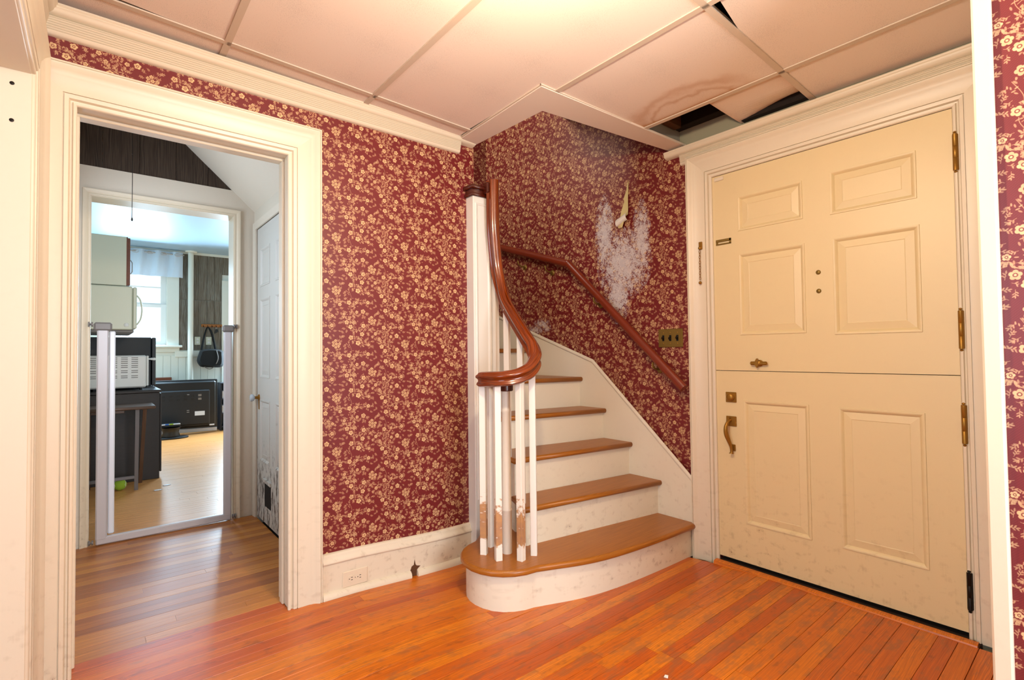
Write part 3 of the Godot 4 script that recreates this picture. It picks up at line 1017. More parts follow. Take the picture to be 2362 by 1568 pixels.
# ------------------------------------------------------------------ painted trim
const CASING := [Vector2(0, 0), Vector2(0, 0.010), Vector2(0.004, 0.013), Vector2(0.010, 0.013), Vector2(0.013, 0.004), Vector2(0.018, 0.005), Vector2(0.022, 0.016), Vector2(0.034, 0.018), Vector2(0.0345, 0.013), Vector2(0.0375, 0.013), Vector2(0.038, 0.019), Vector2(0.088, 0.020), Vector2(0.092, 0.023), Vector2(0.100, 0.024), Vector2(0.112, 0.030), Vector2(0.122, 0.038), Vector2(0.128, 0.040), Vector2(0.129, 0.034), Vector2(0.132, 0.034), Vector2(0.133, 0.038), Vector2(0.138, 0.038), Vector2(0.141, 0.033), Vector2(0.141, 0.0)]

func build_trim() -> void:
	# doorway to the kitchen hall
	var t := struct_root("trim_7", "wide moulded cream casing round the kitchen doorway, scuffed at its feet", V(0.3, 0, -2.33))
	obj("casing", MB.new().moulding([V(-0.052, 0, WALL_Z), V(-0.052, 1.982, WALL_Z), V(0.652, 1.982, WALL_Z), V(0.652, 0, WALL_Z)], Vector3.BACK, CASING), M.trim_worn, t)
	var b := MB.new()
	b.box(V(-0.075, 0, -2.48), V(-0.056, 1.99, -2.325), 0.002)
	b.box(V(0.656, 0, -2.48), V(0.675, 1.99, -2.325), 0.002)
	b.box(V(-0.0745, 1.986, -2.4785), V(0.6745, 2.006, -2.3265), 0.002)
	obj("jamb", b, M.trim_worn, t)
	b = MB.new()                             # stop bead inside the jamb
	b.box(V(-0.058, 0, -2.43), V(-0.046, 1.976, -2.39), 0.003)
	b.box(V(0.646, 0, -2.43), V(0.658, 1.976, -2.39), 0.003)
	b.box(V(-0.0575, 1.974, -2.4285), V(0.6575, 1.987, -2.3915), 0.003)
	obj("stop_bead", b, M.trim_worn, t)
	# opening in the left wall: far jamb with its old screw holes, head and casing
	t = struct_root("trim_8", "cream jamb with two screw holes and moulded head of the wide opening at the left", V(-0.16, 0, -2.1))
	obj("casing", MB.new().moulding([V(-0.16, 0, 0.35), V(-0.16, 1.99, 0.35), V(-0.16, 1.99, -2.156), V(-0.16, 0, -2.156)], Vector3.RIGHT, CASING), M.trim_worn, t)
	b = MB.new()
	b.box(V(-0.31, 0, -2.172), V(-0.155, 2.0, -2.154), 0.002)
	b.box(V(-0.31, 0, 0.348), V(-0.155, 2.0, 0.366), 0.002)
	b.box(V(-0.3085, 1.988, -2.17), V(-0.1565, 2.007, 0.36), 0.002)
	obj("jamb", b, M.trim_worn, t)
	b = MB.new()
	b.box(V(-0.305, 0, -2.156), V(-0.262, 1.99, -2.142), 0.003)
	b.box(V(-0.3035, 1.976, -2.1545), V(-0.2635, 1.991, 0.34), 0.003)
	obj("stop_bead", b, M.trim_worn, t)
	for y in [1.945, 1.83]:
		obj("screw_hole", MB.new().lathe([V2(0, 0.0008), V2(0.0045, 0.0008), V2(0.006, 0.0)], V(-0.2005, y, -2.1538), Vector3.BACK, 10), M.iron, t)
	# crown moulding: reeded frieze below, small cove above
	var upper := [V2(0, 0), V2(0, 0.056), V2(0.006, 0.057), V2(0.010, 0.052), V2(0.014, 0.053), V2(0.019, 0.047), V2(0.024, 0.046), V2(0.030, 0.036), V2(0.034, 0.024), V2(0.036, 0.0)]
	var lower := [V2(0.034, 0), V2(0.034, 0.022), V2(0.040, 0.034)]
	for k in 6:
		var y := 0.042 + k * 0.0075
		lower.append_array([V2(y, 0.033 - k * 0.002), V2(y + 0.0012, 0.0275 - k * 0.002), V2(y + 0.0030, 0.0275 - k * 0.002), V2(y + 0.004, 0.033 - k * 0.002)])
	lower.append_array([V2(0.092, 0.018), V2(0.096, 0.012), V2(0.097, 0.0)])
	t = struct_root("trim_9", "cream reeded crown moulding over the red wallpaper, sawn off at the stair", V(0.7, 2.25, -2.33))
	obj("crown_lower", MB.new().moulding([V(-0.16, 2.306, WALL_Z), V(1.555, 2.306, WALL_Z)], Vector3.BACK, lower, false, true), M.trim, t)
	obj("crown_upper", MB.new().moulding([V(-0.16, 2.306, WALL_Z), V(1.648, 2.300, WALL_Z)], Vector3.BACK, upper, false, true), M.trim, t)
	t = struct_root("trim_10", "", V(-0.16, 2.25, -1))
	obj("crown_lower", MB.new().moulding([V(-0.16, 2.306, 1.7), V(-0.16, 2.306, WALL_Z)], Vector3.RIGHT, lower, false, true), M.trim, t)
	obj("crown_upper", MB.new().moulding([V(-0.16, 2.306, 1.7), V(-0.16, 2.306, WALL_Z)], Vector3.RIGHT, upper, false, true), M.trim, t)
	t = struct_root("trim_11", "cream crown moulding above the front door", V(2.56, 2.2, -1))
	var lr := []
	for p in lower: lr.append(V2(p.x * 0.95, p.y * 0.8))
	var ur := []
	for p in upper: ur.append(V2(p.x, p.y * 0.75))
	obj("crown_lower", MB.new().moulding([V(DOOR_X, 2.238, -1.565), V(DOOR_X, 2.238, -0.19)], Vector3.LEFT, lr, false, true), M.trim, t)
	obj("crown_upper", MB.new().moulding([V(DOOR_X, 2.238, -1.655), V(DOOR_X, 2.238, -0.19)], Vector3.LEFT, ur, false, true), M.trim, t)
	# baseboard of the back wall: plank, cap mould, shoe; it follows the dip of the floor
	t = struct_root("baseboard_back", "tall cream baseboard, dirty and chipped, with a broken spot by the stair", V(1.2, 0, -2.33))
	var xs := [0.793, 0.95, 1.1, 1.25, 1.4, 1.61]
	var plank := [V2(0, 0), V2(0, 0.020), V2(0.150, 0.020), V2(0.150, 0)]
	var cap := [V2(0.150, 0), V2(0.150, 0.024), V2(0.154, 0.027), V2(0.160, 0.027), V2(0.170, 0.019), V2(0.182, 0.014), V2(0.190, 0.014), V2(0.194, 0.009), V2(0.196, 0)]
	var shoe := [V2(0, 0), V2(0, 0.040), V2(0.010, 0.040), V2(0.022, 0.034), V2(0.029, 0.024), V2(0.030, 0.020)]
	for r in [["plank", plank], ["cap_mould", cap]]:
		var pts := []
		for x in xs: pts.append(V(x, sag(x, -2.3), WALL_Z))
		obj(r[0], MB.new().moulding(pts, Vector3.BACK, r[1]), M.trim_worn, t)
	for seg in [[0.793, 0.95, 1.10, 1.232], [1.268, 1.35, 1.45, 1.61]]:
		var pts := []
		for x in seg: pts.append(V(x, sag(x, -2.3), WALL_Z))
		obj("shoe_mould", MB.new().moulding(pts, Vector3.BACK, shoe), M.trim_worn, t)
	b = MB.new()
	b.prism([V2(1.226, -0.022), V2(1.276, -0.024), V2(1.272, 0.008), V2(1.290, 0.020), V2(1.268, 0.026), V2(1.262, 0.034), V2(1.257, 0.060), V2(1.252, 0.033), V2(1.240, 0.028), V2(1.232, 0.008)], V(0, 0, -2.3105), Vector3.RIGHT, Vector3.UP, V(0, 0, 0.0015))
	obj("broken_spot", b, M.joist, t)
	# front door casing
	t = struct_root("trim_12", "cream moulded casing of the front door", V(2.56, 0, -1))
	obj("casing", MB.new().moulding([V(DOOR_X, -0.03, -1.383), V(DOOR_X, 2.030, -1.383), V(DOOR_X, 2.030, -0.395), V(DOOR_X, 0, -0.395)], Vector3.LEFT, CASING), M.trim_worn, t)
	# corner guard at the closet wall
	b = MB.new()
	b.box(V(1.472, 0, -0.192), V(1.62, cy(1.48), -0.160), 0.004)
	struct("trim_13", b, M.trim, "smooth cream corner board close to the camera beside flowered wallpaper")

# ------------------------------------------------------------------ front door, split across the middle
func panel_frame(mb: MB, z0: float, z1: float, y0: float, y1: float, x: float, s := 1.0) -> void:
	# sunk moulding and a raised field, seen from -x (s = 1) or +x (s = -1)
	var nn := V(-s, 0, 0)
	var loop := [V(x, y0, z0), V(x, y1, z0), V(x, y1, z1), V(x, y0, z1)]
	if s < 0: loop = [V(x, y0, z1), V(x, y1, z1), V(x, y1, z0), V(x, y0, z0)]
	# path on the outer rim; the profile runs inwards (negative across)
	var prof := [V2(0.004, 0.0), V2(0.003, 0.0035), V2(-0.003, 0.0045), V2(-0.008, 0.001), V2(-0.013, -0.004), V2(-0.015, -0.0065), V2(-0.045, -0.002), V2(-0.0465, -0.0035), V2(-0.049, -0.0035)]
	mb.moulding(loop, nn, prof, true)
	var i := 0.049
	var xf := x + 0.0035 * s
	mb.quad(V(xf, y0 + i, z0 + i), V(xf, y1 - i, z0 + i), V(xf, y1 - i, z1 - i), V(xf, y0 + i, z1 - i), nn)

func leaf_slab(mb: MB, z0: float, z1: float, y0: float, y1: float, x: float, th: float, holes: Array, s := 1.0) -> void:
	# the stiles and rails: a grid of quads that leaves the panel openings free
	var zs := [z0, z1]; var ys := [y0, y1]
	for h in holes:
		zs.append_array([h[0], h[1]]); ys.append_array([h[2], h[3]])
	zs.sort(); ys.sort()
	for a in zs.size() - 1:
		for b in ys.size() - 1:
			if zs[a + 1] - zs[a] < 1e-5 or ys[b + 1] - ys[b] < 1e-5: continue
			var mid := V2((zs[a] + zs[a + 1]) / 2, (ys[b] + ys[b + 1]) / 2)
			var free := false
			for h in holes:
				if mid.x > h[0] and mid.x < h[1] and mid.y > h[2] and mid.y < h[3]: free = true
			if not free:
				mb.quad(V(x, ys[b], zs[a]), V(x, ys[b + 1], zs[a]), V(x, ys[b + 1], zs[a + 1]), V(x, ys[b], zs[a + 1]), V(-s, 0, 0))
	var xb := x + th * s
	mb.quad(V(xb, y0, z0), V(xb, y1, z0), V(xb, y1, z1), V(xb, y0, z1), V(s, 0, 0))
	mb.quad(V(x, y0, z0), V(x, y1, z0), V(xb, y1, z0), V(xb, y0, z0), Vector3.FORWARD)
	mb.quad(V(x, y0, z1), V(x, y1, z1), V(xb, y1, z1), V(xb, y0, z1), Vector3.BACK)
	mb.quad(V(x, y0, z0), V(x, y0, z1), V(xb, y0, z1), V(xb, y0, z0), Vector3.DOWN)
	mb.quad(V(x, y1, z0), V(x, y1, z1), V(xb, y1, z1), V(xb, y1, z0), Vector3.UP)

func build_front_door() -> void:
	var x := 2.556
	var d := struct_root("door_1", "closed cream front door split across the middle, six panels, old brass fittings", V(x, 0, -0.89))
	var up := [[-1.243, -0.942, 1.716, 1.889], [-0.820, -0.515, 1.709, 1.896], [-1.243, -0.938, 1.180, 1.592], [-0.814, -0.510, 1.168, 1.594]]
	var lo := [[-1.234, -0.936, 0.223, 0.839], [-0.808, -0.511, 0.223, 0.836]]
	var b := MB.new()
	leaf_slab(b, -1.382, -0.3965, 0.9945, 2.0275, x, 0.045, up)
	var u := obj("upper_leaf", b, M.door_paint, d)
	b = MB.new()
	leaf_slab(b, -1.382, -0.3965, 0.022, 0.9915, x, 0.045, lo)
	var l := obj("lower_leaf", b, M.door_paint, d)
	for h in up:
		b = MB.new(); panel_frame(b, h[0], h[1], h[2], h[3], x)
		obj("panel", b, M.door_paint, u)
	for h in lo:
		b = MB.new(); panel_frame(b, h[0], h[1], h[2], h[3], x)
		obj("panel", b, M.door_paint, l)
	# latch bar that holds both leaves
	b = MB.new()
	b.lathe([V2(0.016, 0.0), V2(0.017, 0.006), V2(0.010, 0.012), V2(0.011, 0.022), V2(0.0, 0.026)], V(x, 1.033, -1.150), Vector3.LEFT, 16)
	b.box(V(x - 0.024, 1.024, -1.192), V(x - 0.012, 1.042, -1.108), 0.005)
	b.prism([V2(-0.010, 0.005), V2(0.0, 0.024), V2(0.010, 0.005), V2(0.010, -0.005), V2(0.0, -0.022), V2(-0.010, -0.005)], V(x - 0.026, 1.033, -1.158), Vector3.BACK, Vector3.UP, V(0.02, 0, 0))
	obj("turn_latch", b, M.brass, u)
	# deadbolt
	b = MB.new()
	b.box(V(x - 0.006, 0.829, -1.330), V(x, 0.882, -1.274), 0.002)
	b.lathe([V2(0.021, 0.0), V2(0.021, 0.010), V2(0.016, 0.016), V2(0.008, 0.018), V2(0.0, 0.018)], V(x - 0.005, 0.856, -1.303), Vector3.LEFT, 18)
	obj("deadbolt", b, M.brass, l)
	# pull handle: plate above, bow, foot below
	b = MB.new()
	b.box(V(x - 0.006, 0.705, -1.330), V(x, 0.757, -1.276), 0.002)
	b.box(V(x - 0.005, 0.578, -1.308), V(x, 0.612, -1.284), 0.002)
	var bow := spline([V(x - 0.004, 0.737, -1.306), V(x - 0.030, 0.728, -1.309), V(x - 0.046, 0.700, -1.312), V(x - 0.044, 0.665, -1.310), V(x - 0.032, 0.632, -1.304), V(x - 0.022, 0.602, -1.298), V(x - 0.020, 0.580, -1.297), V(x - 0.022, 0.566, -1.297)], 6)
	var fr := MB.frames(bow, Vector3.BACK)
	for i in fr.size():
		var k := 0.75 + 0.45 * exp(-pow((float(i) / fr.size() - 0.42) / 0.2, 2.0)) + 0.45 * exp(-pow((float(i) / fr.size() - 0.98) / 0.06, 2.0))
		fr[i] = [fr[i][0], fr[i][1] * k, fr[i][2] * k]
	var circle := []
	for i in 12: circle.append(V2(cos(TAU * i / 12), sin(TAU * i / 12)) * 0.0095)
	b.sweep(circle, fr)
	obj("pull_handle", b, M.brass, l)
	# thumb lever on the plate
	b = MB.new()
	b.prism([V2(-0.010, 0.0), V2(0.010, 0.0), V2(0.007, 0.022), V2(-0.007, 0.022)], V(x - 0.022, 0.728, -1.312), Vector3.BACK, Vector3.UP, V(0.006, 0, 0))
	obj("thumb_lever", b, M.brass, l)
	# chain track, peephole screws, corner plate
	b = MB.new()
	b.box(V(x - 0.005, 1.657, -1.367), V(x, 1.664, -1.284), 0.0015)
	b.box(V(x - 0.005, 1.672, -1.367), V(x, 1.686, -1.284), 0.0015)
	b.box(V(x - 0.003, 1.657, -1.367), V(x, 1.686, -1.355), 0.001)
	b.box(V(x - 0.005, 1.657, -1.294), V(x, 1.686, -1.284), 0.0015)
	obj("chain_track", b, M.brass_old, u)
	for y in [1.452, 1.366]:
		obj("bolt_head", MB.new().lathe([V2(0.0105, 0.0), V2(0.0105, 0.002), V2(0.007, 0.005), V2(0.0, 0.006)], V(x, y, -0.878), Vector3.LEFT, 14), M.brass_old, u)
	b = MB.new()
	b.box(V(x - 0.006, 2.000, -1.370), V(x, 2.020, -1.318), 0.003)
	obj("corner_plate", b, M.trim, u)
	# hinges with ball tips
	var k := 0
	for r in [[1.781, 1.925, u], [1.094, 1.243, u], [0.733, 0.882, l], [0.109, 0.251, l]]:
		b = MB.new()
		var y0: float = r[0]; var y1: float = r[1]
		b.lathe([V2(0.0, -0.010), V2(0.005, -0.007), V2(0.006, -0.003), V2(0.003, 0.0), V2(0.0075, 0.001), V2(0.0075, 0.048), V2(0.0065, 0.049), V2(0.0075, 0.050), V2(0.0075, (y1 - y0) - 0.050), V2(0.0065, (y1 - y0) - 0.049), V2(0.0075, (y1 - y0) - 0.048), V2(0.0075, (y1 - y0) - 0.001), V2(0.003, (y1 - y0)), V2(0.006, (y1 - y0) + 0.003), V2(0.005, (y1 - y0) + 0.007), V2(0.0, (y1 - y0) + 0.010)], V(x - 0.007, y0, -0.389), Vector3.UP, 14)
		b.box(V(x - 0.004, y0 + 0.002, -0.398), V(x + 0.001, y1 - 0.002, -0.380), 0.001)
		obj("hinge", b, M.iron if k == 3 else M.brass, r[2])
		k += 1

# ------------------------------------------------------------------ the stair
const RISE := [0.158, 0.351, 0.545, 0.735, 0.931, 1.127, 1.325]

func build_stair() -> void:
	var st := thing("staircase", "winding stair with orange-brown treads, white risers, balusters and a dark red volute handrail", "staircase", V(2.0, 0, -1.9))
	# front (nosing) lines, right end to left end
	var fronts := [[], [V2(2.545, -1.717), V2(1.600, -1.850)], [V2(2.545, -1.920), V2(1.685, -2.030)], [V2(2.545, -2.121), V2(1.755, -2.265)], [V2(2.545, -2.321), V2(1.735, -2.48)], [V2(2.545, -2.80), V2(1.70, -2.56)], [V2(2.545, -3.37), V2(1.68, -2.60)]]
	var lefts := [V2(0, 0), V2(1.600, -1.850), V2(1.685, -2.030), V2(1.755, -2.265), V2(1.735, -2.48), V2(1.70, -2.56), V2(1.66, -2.60)]
	# first tread: a bull-nose that curls round the newel
	var c := V2(1.510, -1.883)
	var nose := []
	for k in 17:
		var a := deg_to_rad(-120.0 - 210.0 * k / 16.0 + 0.0)     # from behind, round the left, to the front
		nose.append(c + V2(cos(a), sin(a)) * 0.218)
	var front_curve := func(r: float) -> Array:
		var out := []
		for k in 13:
			var a := deg_to_rad(262.0 - 172.0 * k / 12.0)         # 262 deg = behind (-z), 180 = left, 90 = front (+z)
			out.append(c + V2(cos(a), sin(a)) * r)
		var inset := 0.218 - r
		for q in spline([V2(1.51, -1.665 - inset), V2(1.60, -1.628 - inset), V2(1.72, -1.580 - inset), V2(1.86, -1.545 - inset), V2(2.05, -1.522 - inset), V2(2.30, -1.508 - inset), V2(2.545, -1.502 - inset)], 4).slice(1):
			out.append(q)
		return out
	var o1: Array = front_curve.call(0.218)
	o1.append_array([V2(2.545, -1.78), V2(1.74, -1.90), V2(1.74, -2.20), V2(1.60, -2.20)])
	obj("tread", MB.new().slab(o1, RISE[0] - 0.030, RISE[0], 0.0135, 4), M.tread, st)
	# its riser, bent round
	var rc: Array = front_curve.call(0.191)
	var b := MB.new()
	var acc := 0.0
	for i in rc.size() - 1:
		var p: Vector2 = rc[i]; var q: Vector2 = rc[i + 1]
		var d := (q - p).normalized()
		var nn := V(-d.y, 0, d.x)
		var pn: Vector2 = (q - rc[maxi(i - 1, 0)]).normalized()
		var qn: Vector2 = (rc[mini(i + 2, rc.size() - 1)] - p).normalized()
		var n0 := V(-pn.y, 0, pn.x); var n1 := V(-qn.y, 0, qn.x)
		var yb := func(v: Vector2) -> float: return sag(v.x, v.y) - 0.002
		b.quad(V(p.x, yb.call(p), p.y), V(q.x, yb.call(q), q.y), V(q.x, RISE[0] - 0.02, q.y), V(p.x, RISE[0] - 0.02, p.y), nn, [n0, n1, n1, n0], [V2(acc, 0.2), V2(acc + (q - p).length(), 0.2), V2(acc + (q - p).length(), 0), V2(acc, 0)])
		var back := (c - p).normalized() * 0.012 if i < 13 else V2(0, -0.012)
		b.quad(V(p.x + back.x, yb.call(p), p.y + back.y), V(q.x + back.x, yb.call(q), q.y + back.y), V(q.x + back.x, RISE[0] - 0.02, q.y + back.y), V(p.x + back.x, RISE[0] - 0.02, p.y + back.y), -nn)
		acc += (q - p).length()
	obj("riser", b, M.stair_paint, st)
	# the other steps
	for k in range(1, 7):
		var R: Vector2 = fronts[k][0]; var L: Vector2 = fronts[k][1]
		var nR: Vector2; var nL: Vector2
		if k < 6: nR = fronts[k + 1][0]; nL = fronts[k + 1][1]
		else: nR = V2(2.545, -3.40); nL = V2(1.2, -3.40)
		var y: float = RISE[k]
		var back := V2(0, -0.03)
		var outline := [R, L, nL + back, nR + back]
		if k == 6: outline = [R, L, V2(1.01, -2.60), V2(1.01, -3.40), V2(2.545, -3.40)]
		obj("tread", MB.new().slab(outline, y - 0.030, y, 0.0135, 4), M.tread, st)
		# riser under its nosing, turning the corner along the open side
		var d := (L - R).normalized()
		var inn := V2(d.y, -d.x)
		if inn.y > 0: inn = -inn
		var r0 := R + inn * 0.028; var r1 := L + inn * 0.028 - d * 0.022
		b = MB.new()
		b.prism([r0, r1, r1 + inn * 0.016, r0 + inn * 0.016], V(0, RISE[k - 1] - 0.01, 0), Vector3.RIGHT, Vector3.BACK, V(0, y - 0.022 - RISE[k - 1] + 0.01, 0))
		obj("riser", b, M.stair_paint, st)
		if k < 4:
			var s1: Vector2 = (fronts[k + 1][1] if k < 3 else V2(1.76, -2.33))
			var sd := (s1 - L).normalized()
			var sn := V2(-sd.y, sd.x)
			if sn.x < 0: sn = -sn
			var a0 := r1; var a1 := s1 + sn * 0.03 + sd * 0.03
			b = MB.new()
			b.prism([a0, a1, a1 + sn * 0.015, a0 + sn * 0.015], V(0, RISE[0] - 0.01, 0), Vector3.RIGHT, Vector3.BACK, V(0, y - 0.022 - RISE[0] + 0.01, 0))
			obj("side_panel", b, M.stair_paint, st)
	# skirt board up the wall, with its cap bead
	var top := [V2(-1.526, 0.383), V2(-2.235, 1.030), V2(-2.84, 1.240), V2(-3.41, 1.445)]
	var poly := top.duplicate()
	poly.append_array([V2(-3.41, 1.05), V2(-2.85, 0.85), V2(-2.3, 0.55), V2(-1.75, 0.10), V2(-1.526, -0.03)])
	b = MB.new()
	b.prism(poly, V(2.538, 0, 0), Vector3.BACK, Vector3.UP, V(0.022, 0, 0))
	obj("skirt_board", b, M.stair_paint, st)
	b = MB.new()
	var path := []
	for p in top: path.append(V(2.538, p.y, p.x))
	b.moulding(path, Vector3.LEFT, [V2(-0.020, 0.0), V2(-0.020, 0.004), V2(-0.008, 0.010), V2(0.0, 0.006), V2(0.001, -0.020)])
	obj("cap_bead", b, M.stair_paint, st)
	# end post of the wall, boxed in
	b = MB.new()
	b.box(V(1.606, RISE[0] - 0.2, -2.48), V(1.730, 1.972, -2.263), 0.003)
	var post := obj("end_post", b, M.white, st)
	b = MB.new()
	b.moulding([V(1.624, 0.30, -2.263), V(1.624, 1.93, -2.263), V(1.712, 1.93, -2.263), V(1.712, 0.30, -2.263)], Vector3.BACK, [V2(-0.010, 0.0), V2(-0.008, 0.004), V2(0.0, 0.006), V2(0.004, 0.0)], true)
	obj("panel_bead", b, M.white, post)
	# handrail: round the volute, up the flight, over the end post
	var prof := [V2(-0.020, -0.034), V2(0.020, -0.034), V2(0.027, -0.026), V2(0.024, -0.018), V2(0.019, -0.012), V2(0.019, -0.004), V2(0.024, 0.002), V2(0.030, 0.006), V2(0.031, 0.014), V2(0.026, 0.019), V2(0.021, 0.022), V2(0.018, 0.028), V2(0.009, 0.033), V2(0.0, 0.0345), V2(-0.009, 0.033), V2(-0.018, 0.028), V2(-0.021, 0.022), V2(-0.026, 0.019), V2(-0.031, 0.014), V2(-0.030, 0.006), V2(-0.024, 0.002), V2(-0.019, -0.004), V2(-0.019, -0.012), V2(-0.024, -0.018), V2(-0.027, -0.026)]
	var key := [V(1.507, 0.975, -1.868), V(1.532, 0.975, -1.895), V(1.525, 0.975, -1.945), V(1.485, 0.975, -1.972), V(1.432, 0.976, -1.955), V(1.402, 0.977, -1.905), V(1.402, 0.979, -1.845), V(1.428, 0.983, -1.785), V(1.480, 0.994, -1.748), V(1.540, 1.020, -1.738), V(1.588, 1.065, -1.752), V(1.612, 1.115, -1.790), V(1.624, 1.165, -1.845), V(1.652, 1.232, -1.935), V(1.682, 1.297, -2.025), V(1.712, 1.375, -2.118), V(1.727, 1.460, -2.172), V(1.727, 1.558, -2.203), V(1.716, 1.682, -2.210), V(1.704, 1.825, -2.207), V(1.701, 2.055, -2.204)]
	var pts := spline(key, 6)
	var fr := []
	var m := pts.size()
	for i in m:
		var t: Vector3 = (pts[mini(i + 1, m - 1)] - pts[maxi(i - 1, 0)]).normalized()
		var flat := V(t.x, 0, t.z)
		var side: Vector3
		if flat.length() > 0.12: side = t.cross(Vector3.UP).normalized()
		else: side = fr[-1][1]
		if i > m - 22:                        # up the goose-neck the rail keeps facing along the flight
			side = fr[-1][1].lerp(V(1, 0, -0.08).normalized() * signf(fr[-1][1].x), 0.25)
			side = (side - t * side.dot(t)).normalized()
		fr.append([pts[i], side, side.cross(t).normalized()])
	var rail := obj("handrail", MB.new().sweep(prof, fr), M.rail, st)
	# rail cap that returns round the top of the end post
	b = MB.new()
	b.slab([V2(1.592, -2.45), V2(1.592, -2.250), V2(1.735, -2.250), V2(1.735, -2.45)], 1.968, 1.986, 0.006, 3)
	b.slab([V2(1.600, -2.45), V2(1.600, -2.258), V2(1.735, -2.258), V2(1.735, -2.45)], 1.984, 2.008, 0.002, 2)
	b.slab([V2(1.584, -2.45), V2(1.584, -2.242), V2(1.750, -2.242), V2(1.750, -2.45)], 2.006, 2.030, 0.009, 3)
	b.box(V(1.668, 1.985, -2.262), V(1.735, 2.050, -2.212), 0.008)
	obj("rail_cap", b, M.rail_dark, rail)
	b = MB.new()
	b.box(V(1.632, 2.029, -2.345), V(1.672, 2.036, -2.285), 0.001, Basis(Vector3.UP, 0.1))
	obj("paint_chip", b, M.white, rail)
	# newel with its two beads, and the block under the volute
	b = MB.new()
	var ny := RISE[0] - 0.002
	b.lathe([V2(0.0, 0.0), V2(0.0235, 0.0), V2(0.0235, 0.196), V2(0.0255, 0.201), V2(0.0255, 0.207), V2(0.0225, 0.212), V2(0.0215, 0.5), V2(0.0195, 0.66), V2(0.022, 0.666), V2(0.022, 0.674), V2(0.0205, 0.680), V2(0.0215, 0.77), V2(0.0, 0.77)], V(1.507, ny, -1.872), Vector3.UP, 24)
	obj("newel_post", b, M.white, st)
	b = MB.new()
	var oct := []
	for k in 8: oct.append(V2(1.507, -1.872) + V2(cos(TAU * (k + 0.5) / 8), sin(TAU * (k + 0.5) / 8)) * 0.038)
	b.slab(oct, 0.918, 0.955, 0.004, 2)
	obj("newel_block", b, M.rail_dark, rail)
	# balusters: x, z, foot, top, turn, worn
	var bal := [[1.494, -1.985, 0.158, 0.948, 0.15, false], [1.416, -1.932, 0.158, 0.952, -0.95, true], [1.424, -1.833, 0.158, 0.955, -0.35, true], [1.500, -1.762, 0.158, 0.975, 0.25, true], [1.585, -1.770, 0.158, 1.06, 0.75, false],
		[1.640, -1.915, 0.351, 1.19, 0.55, false], [1.700, -2.095, 0.545, 1.33, 0.5, false], [1.748, -2.255, 0.735, 1.56, 0.1, false]]
	for r in bal:
		b = MB.new()
		var s := 0.0150
		b.box(V(r[0] - s, r[2] - 0.004, r[1] - s), V(r[0] + s, r[3], r[1] + s), 0.0015, Basis(Vector3.UP, r[4]))
		obj("baluster", b, M.baluster_worn if r[5] else M.white, st)

